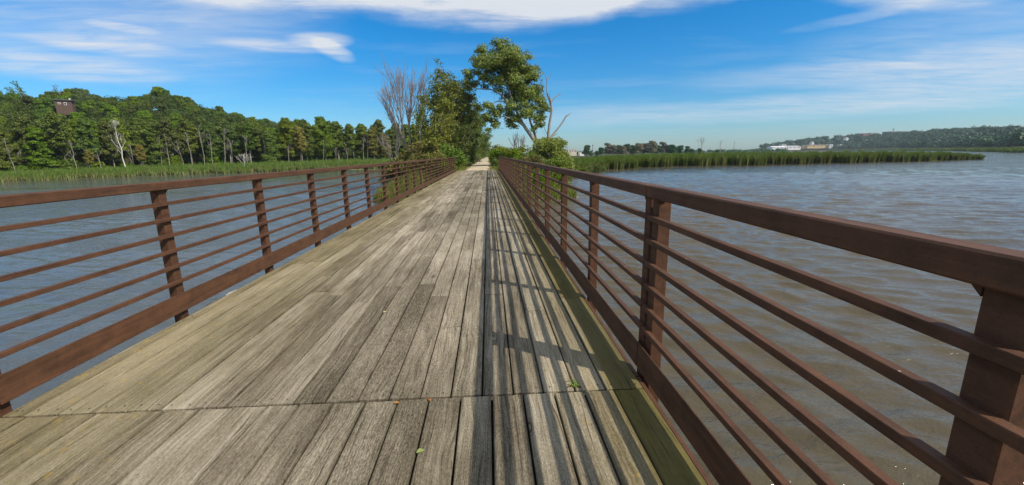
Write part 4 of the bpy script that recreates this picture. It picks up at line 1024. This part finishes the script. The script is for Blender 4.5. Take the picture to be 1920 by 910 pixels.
LB = [(830, 105, 55), (860, 85, 38), (740, 125, 42), (720, 160, 50), (775, 150, 60), (900, 130, 58), (860, 170, 70), (800, 210, 70), (940, 180, 65), (985, 185, 50), (1015, 220, 42), (920, 240, 75), (725, 215, 50), (700, 260, 38),
      (740, 290, 48), (800, 290, 55), (860, 280, 60), (990, 270, 60), (1030, 290, 38), (930, 320, 70), (880, 350, 50), (1000, 350, 58), (1050, 370, 45), (1080, 410, 40), (950, 400, 60), (1020, 430, 55), (1080, 470, 42), (1090, 530, 38),
      (1060, 545, 40), (1020, 500, 42), (960, 470, 48), (900, 440, 40), (905, 500, 42), (895, 560, 36), (940, 540, 30), (1040, 590, 22), (690, 330, 34), (640, 280, 34), (620, 320, 32), (640, 345, 24), 
      (810, 505, 36), (790, 540, 34), (770, 480, 36), (800, 580, 24), (835, 480, 26), (770, 600, 18), (760, 520, 30)]
rs = np.random.default_rng(5); lob = []
for (cx, cy, r_) in LB:
    for q in range(4):
        sx_ = rs.normal(0, r_*.42); sy_ = rs.normal(0, r_*.45); Yv = YB-(1.5 if cx < 850 and cy > 300 else 0)+rs.normal(0, 1.3)*min(1.4, r_/45)
        p = c3(cx+sx_, cy+sy_, Yv)-B0; lob.append((*p, r_*rs.uniform(.55, .85)/3.25/14.1))
    p0_ = c3(cx, cy, YB)-B0
    for q in range(3): b.tube([p0_+rs.normal(0, .2, 3)-[0, 0, .3], p0_+rs.normal(0, .5, 3), p0_+rs.normal(0, .9, 3)+[0, 0, .3]], [.03, .02, .008], 3, cap=False)
V, Fq, C = lobes_cloud(lob, 520, .105, rs, jit=.7, flat=.95, aspect=1.25, inner=.3)
link('trunk', b.mesh('trunk', True), M['bark_grey'], big)
link('crown', np_mesh('crown', V, Fq, C), M['leaf_big'], big)
# dead snag beside it
sng = np.array(c3(1128, 780, 54.0)); b = MB(); B0 = sng
limb([(1128, 800, 54), (1128, 700, 54), (1130, 650, 54), (1138, 560, 54), (1155, 475, 54), (1142, 430, 54), (1122, 372, 54), (1124, 300, 54), (1110, 242, 54)], .24, .03)
limb([(1124, 292, 54), (1138, 280, 54.1), (1152, 257, 54.1)], .05, .015, 5)
limb([(1150, 455, 54), (1150, 430, 53.9), (1140, 400, 53.9), (1134, 362, 53.8)], .10, .025, 6)
limb([(1145, 438, 54), (1168, 402, 54.2), (1188, 385, 54.3), (1208, 376, 54.4)], .09, .035, 6)
limb([(1135, 660, 54), (1160, 625, 54.1), (1190, 590, 54.2), (1222, 545, 54.3), (1240, 515, 54.3), (1266, 498, 54.4)], .15, .05, 7)
limb([(1150, 640, 54.05), (1168, 630, 54.1), (1188, 622, 54.1)], .07, .04, 5)
limb([(1135, 640, 54), (1118, 610, 54), (1108, 590, 54)], .06, .03, 5)
limb([(1222, 545, 54.3), (1236, 512, 54.3), (1246, 505, 54.3)], .04, .02, 5)
setp(link('dead_snag', b.mesh('dead_snag', True), M['bark_grey'], loc=tuple(float(v) for v in sng)), label='dead bare grey snag with forked limbs right of the leaning tree', cat='dead tree')
# bare tree at left
def bare(name, px, Y_, pbase, ptop, lab, seed, nst, fan, r0, barkm, lev=3, zb=None):
    p0 = at(px, pbase, Y_); H_ = 1.12* float(at(px, ptop, Y_)[2]-p0[2]); b = MB(); rs_ = np.random.default_rng(seed); tips = []
    for s_ in range(nst):
        f = (s_-(nst-1)/2)/max(1, (nst-1)/2)
        grow(b, (f*.15, rs_.normal(0, .1), 0), (f*fan*.5-.08, rs_.normal(0, .1), 1), H_*.42, r0*rs_.uniform(.7, 1.1), lev, rs_, tips, spread=.21, nseg=4, curve=.05, up=.08, kids=(4, 6), shrink=.66, k=5, minr=.013)
    return setp(link(name, b.mesh(name, True), M[barkm], loc=tuple(float(v) for v in p0)), label=lab, cat='tree')
bare('bare_tree', 768, 54, 296, 127, 'tall leafless tree with fanned pinkish branches left of the leafy clump', 12, 6, .62, .13, 'bark_pink')
bare('bare_tree', 974, 60, 296, 246, 'thin leafless sapling right of the path', 14, 5, .5, .045, 'bark_pink', lev=2)
bare('bare_tree', 738, 75, 305, 240, 'low grey bare shrubby tree between the wood and the bare tree', 19, 5, 1.2, .05, 'bark_grey', lev=2)

# ------------------------------------------------------------------ far things on the right
def far_tree(proto, px, Y_, ptop, lab, h0, name='deciduous_tree', group=None, w=None):
    q = at(px, 288, Y_); x = float(q[0]); zb = float(ground_z(x, Y_)); h = (float(at(px, ptop, Y_)[2])-zb)/h0
    return place(proto, (x, Y_, zb-.2), h, (h if w is None else w*h), name=name, label=lab, cat='tree', group=group)
FG = [recolor(HT_[0], 'leaf_grey'), recolor(HT_[2], 'leaf_grey')]; FF = [recolor(HT_[i], 'leaf_far') for i in (0, 2, 4)]
H0 = {0: 11, 1: 10, 2: 12, 3: 12.5, 4: 10.5}
ft = [(1100, 272, 0), (1127, 274, 0), (1140, 268, 1), (1149, 269, 1), (1159, 272, 0), (1174, 267, 0), (1188, 272, 0), (1198, 265, 1), (1205, 269, 0), (1214, 265, 1), (1224, 264, 1), (1232, 270, 0), (1243, 266, 1), (1253, 269, 0), (1262, 271, 0),
      (1275, 270, 0), (1288, 274, 0), (1297, 277, 0), (1168, 273, 1), (1181, 270, 1), (1108, 282, 0), (1120, 281, 0), (1312, 278, 0), (1345, 279, 0)]
for j, (px, pt, kd) in enumerate(ft):
    if j == 0: lab, gp = 'lone dark green tree beside the pale pole on the horizon', None
    elif kd: lab, gp = ORD[sorted(q_[0] for q_ in ft if q_[2]).index(px)]+' greyish pale tree from the left in the far tree line', 'pale trees of the far tree line'
    else: lab, gp = ORD[sorted(q_[0] for q_ in ft if not q_[2]).index(px)-1]+' small green tree from the left in the far tree line', 'green trees of the far tree line'
    far_tree((FG if kd else FF)[j % 2], px, 360+12*math.sin(j*1.7), pt, lab, [11, 12][j % 2], group=gp, w=1.0)
stem_tree('bare_tree', 1316, 287, 1316, 264, 400, .3, 2, 'bare pale spreading tree right of the far tree line', seed=31, barkm='bark_pink', forks=10, up=.12, twiglen=.6)
stem_tree('bare_tree', 1351, 286, 1351, 268, 420, .2, 2, 'small bare tree between the tree line and the far hill', seed=32, barkm='bark_pink', forks=6, up=.12, twiglen=.5)
def pole(px, Y_, ptop, lab):
    q = at(px, 288, Y_); x = float(q[0]); h = float(at(px, ptop, Y_)[2]); b = MB(); b.tube([(0, 0, -.5), (0, 0, h)], [.30, .22], 8); b.box(-1.2, 1.2, -.1, .1, h-1.2, h-.95)
    return setp(link('utility_pole', b.mesh('utility_pole'), M['steelgrey'], loc=(x, Y_, 0)), label=lab, cat='pole')
pole(1111, 380, 271, 'thin utility pole beside the lone far tree'); pole(1375, 600, 266, 'thin utility pole left of the far town hill')
def far_bld(px0, px1, ptop, pbot, Y_, **kw):
    a_ = at(px0, pbot, Y_); c_ = at(px1, pbot, Y_); h = float(at((px0+px1)/2, ptop, Y_)[2]-a_[2]); w = float(c_[0]-a_[0])
    rise = kw.pop('rise', 0.25)*h if kw.get('roof', 'gable') == 'gable' else 0
    d = kw.pop('d', 10); k = kw.pop('nw', 0); wh = (h-rise)
    wins = [(-w/2+w*(i+.5)/k, wh*.4, w/k*.45, wh*.3) for i in range(k)]
    rows_ = kw.pop('rows', 1)
    if rows_ > 1: wins = [(-w/2+w*(i+.5)/k, wh*(j+.35)/rows_, w/k*.5, wh/rows_*.45) for i in range(k) for j in range(rows_)]
    return building(kw.pop('name', 'building'), (float((a_[0]+c_[0])/2), Y_, float(a_[2])), 0, w, d, wh, kw.pop('wall', 'white'), kw.pop('roofm', 'shingle'), rise=max(rise, .3), windows=wins, **kw)
far_bld(1060, 1079, 281, 288, 520, roof='flat', wall='cream', roofm='white', nw=4, d=14, label='low cream building on the horizon right of the willow shrub')
far_bld(1086, 1094, 284, 288, 520, roof='gable', wall='white', nw=1, d=8, label='small white shed left of the lone far tree')
far_bld(920, 930, 283.6, 286.8, 640, roof='flat', wall='white', roofm='white', nw=2, d=8, label='small pale building at the far end of the path')
YT = 1000
far_bld(1443, 1470, 274.5, 279.5, YT, roof='gable', wall='white', roofm='white', rise=.35, nw=4, d=22, label='long white warehouse at the left foot of the far hill')
far_bld(1472, 1495, 273.5, 279.5, YT, roof='gable', wall='white', roofm='greywall', rise=.35, nw=3, d=22, label='second white warehouse with grey roof beside the tan hall')
far_bld(1463, 1471, 271.5, 275, YT+60, roof='flat', wall='white', roofm='white', nw=1, d=12, label='small white block above the long white warehouse')
far_bld(1508, 1553, 272, 276.6, YT-10, roof='flat', wall='tan', roofm='cream', nw=6, d=20, label='long low tan hall at the foot of the far hill')
far_bld(1552, 1558, 271, 276.5, YT-20, roof='flat', wall='white', roofm='white', nw=1, d=10, label='white end block at the right of the tan hall')
far_bld(1560, 1570, 272.5, 276, YT, roof='gable', wall='white', roofm='greywall', nw=2, d=10, label='white house right of the tan hall')
far_bld(1571, 1583, 271.5, 275.5, YT, roof='gable', wall='white', roofm='white', nw=2, d=10, label='wider white house next right of the tan hall')
far_bld(1661, 1688, 247.5, 256, 1060, roof='flat', wall='brick', roofm='shingle', nw=9, rows=2, d=24, label='long red brick building on the crest of the far hill', name='brick_building')
far_bld(1688, 1702, 249, 255.5, 1065, roof='flat', wall='greywall', roofm='shingle', nw=4, rows=2, d=20, label='grey brown wing at the right of the brick building')
far_bld(1614, 1621, 251, 257, 1050, roof='flat', wall='brick', roofm='shingle', nw=2, rows=2, d=12, label='small reddish house at the left on the far crest', name='house')
far_bld(1630, 1642, 249.5, 254, 1065, roof='gable', wall='tan', roofm='brick', nw=3, d=12, label='tan house with reddish roof left of the brick building', name='house')
for (a_, b_, c_, d_, lab) in ((1624, 1631, 262, 265.6, 'white house on the slope below the brick building'), (1622, 1628, 267.5, 271, 'lower white house at the hill foot'), (1757, 1763, 258, 262.5, 'white gabled house in the trees of the far hill'),
                              (1750, 1755, 257, 260.5, 'small white house left of the gabled one on the far hill'), (1887, 1895, 251.5, 256, 'pale house among trees near the right edge'), (1909, 1916, 252, 255.5, 'pale grey house at the extreme right hillside'), (1584, 1588, 258, 261, 'tiny white house high in the trees left of the brick building'),
                              (1834, 1839, 245.5, 248, 'tiny pale house near the crest toward the right'), (1520, 1524, 266, 269, 'tiny white house above the tan hall')):
    far_bld(a_, b_, c_, d_, 960 if a_ < 1700 else 860, roof='gable', wall='white', roofm='greywall' if a_ < 1800 else 'shingle', nw=2, d=8, label=lab, name='house', rise=.4)
# mast
q = at(1674, 250, 1060); b = MB(); hm = float(at(1674, 241.5, 1060)[2]-q[2])
b.tube([(0, 0, -4), (0, 0, hm-2.5)], [.7, .6], 8)
mast = setp(link('water_tower', b.mesh('water_tower'), M['steelgrey'], loc=tuple(float(v) for v in q)), label='slim grey water tower standing above the brick building', cat='tower')
b = MB(); b.tube([(0, 0, hm-2.5), (0, 0, hm-2.0), (0, 0, hm-.6), (0, 0, hm)], [.8, 2.0, 2.0, .9], 12); link('tank', b.mesh('tank', True), M['steelgrey'], mast)

# distant woodland (one mass) on the far hill, plus low tree line ahead
rs = np.random.default_rng(9); lob = []
tries = 0
while len(lob) < 2600 and tries < 60000:
    tries += 1
    a = rs.uniform(33.5, 62); r = rs.uniform(430, 1560)
    rf = float(interp(a, [(20, 1300), (32, 1300), (42, 1150), (46, 900), (50, 620), (53, 430), (60, 400)])); r2 = float(interp(a, [(q_[0], q_[1]) for q_ in RIDF]))
    if r < rf+60+140*rs.random() or r > r2+12: continue
    x, y = polar(a, r); z = float(ground_z(x, y)); s_ = rs.uniform(4.0, 7.5)
    lob.append((x, y, z+s_*.65+2, s_))
    if rs.random() < .4: lob.append((x+rs.normal(0, 4), y, z+s_*1.1+2, s_*.6))
V, Fq, C = lobes_cloud(lob, 3.0, 1.35, rs, jit=.35, flat=.9, inner=.05)
setp(link('distant_woodland', np_mesh('distant_woodland', V, Fq, C), M['leaf_far']), label='blue-green woodland covering the far hill across the water', cat='woodland', kind='stuff')
lob = []
for i in range(420):
    a = rs.uniform(-9, 36); r = rs.uniform(700, 1250); x, y = polar(a, r); s_ = rs.uniform(2.0, 4.2); lob.append((x, y, s_*.7+.3, s_))
V, Fq, C = lobes_cloud(lob, 6, 1.0, rs, jit=.5, flat=.9, inner=.05)
setp(link('horizon_tree_line', np_mesh('horizon_tree_line', V, Fq, C), M['leaf_far']), label='thin dark tree line along the horizon beyond the marsh', cat='woodland', kind='stuff')
# brown marsh flats and green strips at the far shore
n = 30000
a = rs.uniform(40, 60, n); rf = interp(a, [(20, 1300), (32, 1300), (42, 1150), (46, 900), (50, 620), (53, 430), (60, 400)])
r = rf+rs.random(n)**1.2*120; x = r*np.sin(np.radians(a)); y = r*np.cos(np.radians(a)); z = ground_z(x, y)
yel = np.where(r-rf < 25, .05, .55)*rs.uniform(.4, 1.2, n)
reed_obj('far_marsh', np.stack([x, y, z-.1], 1), rs.uniform(1.6, 3.0, n), rs.uniform(.5, .9, n), 'reed_dark', 'brownish marsh strip along the far shore under the hill', yellow=np.clip(yel, 0, 1), seed=6)

# floating sticks on the right water
rr = random.Random(2)
for (px, py, l) in ((1250, 319.6, 1.4), (1380, 315.8, 2.2), (1440, 313.8, .7)):
    q = at_water(px, py); b = MB()
    b.tube([(-l/2, 0, .05), (-l*.1, .15, .12), (l/2, .05, .16)], [.07, .09, .04], 6); b.tube([(0, .1, .1), (.2, .2, .35)], [.04, .02], 5)
    setp(link('driftwood', b.mesh('driftwood', True), M['bark'], loc=(float(q[0]), float(q[1]), 0)), label={1250: 'left piece of dark driftwood floating before the marsh', 1380: 'longest piece of driftwood floating before the marsh', 1440: 'smallest rightmost piece of driftwood floating before the marsh'}[px], cat='driftwood', group='driftwood floating before the marsh')

# ------------------------------------------------------------------ haze
b = MB(); b.box(-2600, 2600, -60, 2600, -2.6, 95)
hz = link('haze', b.mesh('haze')); hz['kind'] = 'stuff'; hz['label'] = 'thin pale summer haze over the river valley'
mt = bpy.data.materials.new('haze'); mt.use_nodes = True
for n_ in list(mt.node_tree.nodes): mt.node_tree.nodes.remove(n_)
gg = G(mt.node_tree); o = gg.n('ShaderNodeOutputMaterial')
pv = gg.n('ShaderNodeVolumePrincipled', {'Color': (0.75, 0.85, 1.0, 1), 'Density': 0.00012, 'Anisotropy': 0.2})
mt.node_tree.links.new(pv.outputs[0], o.inputs['Volume']); hz.data.materials.append(mt)
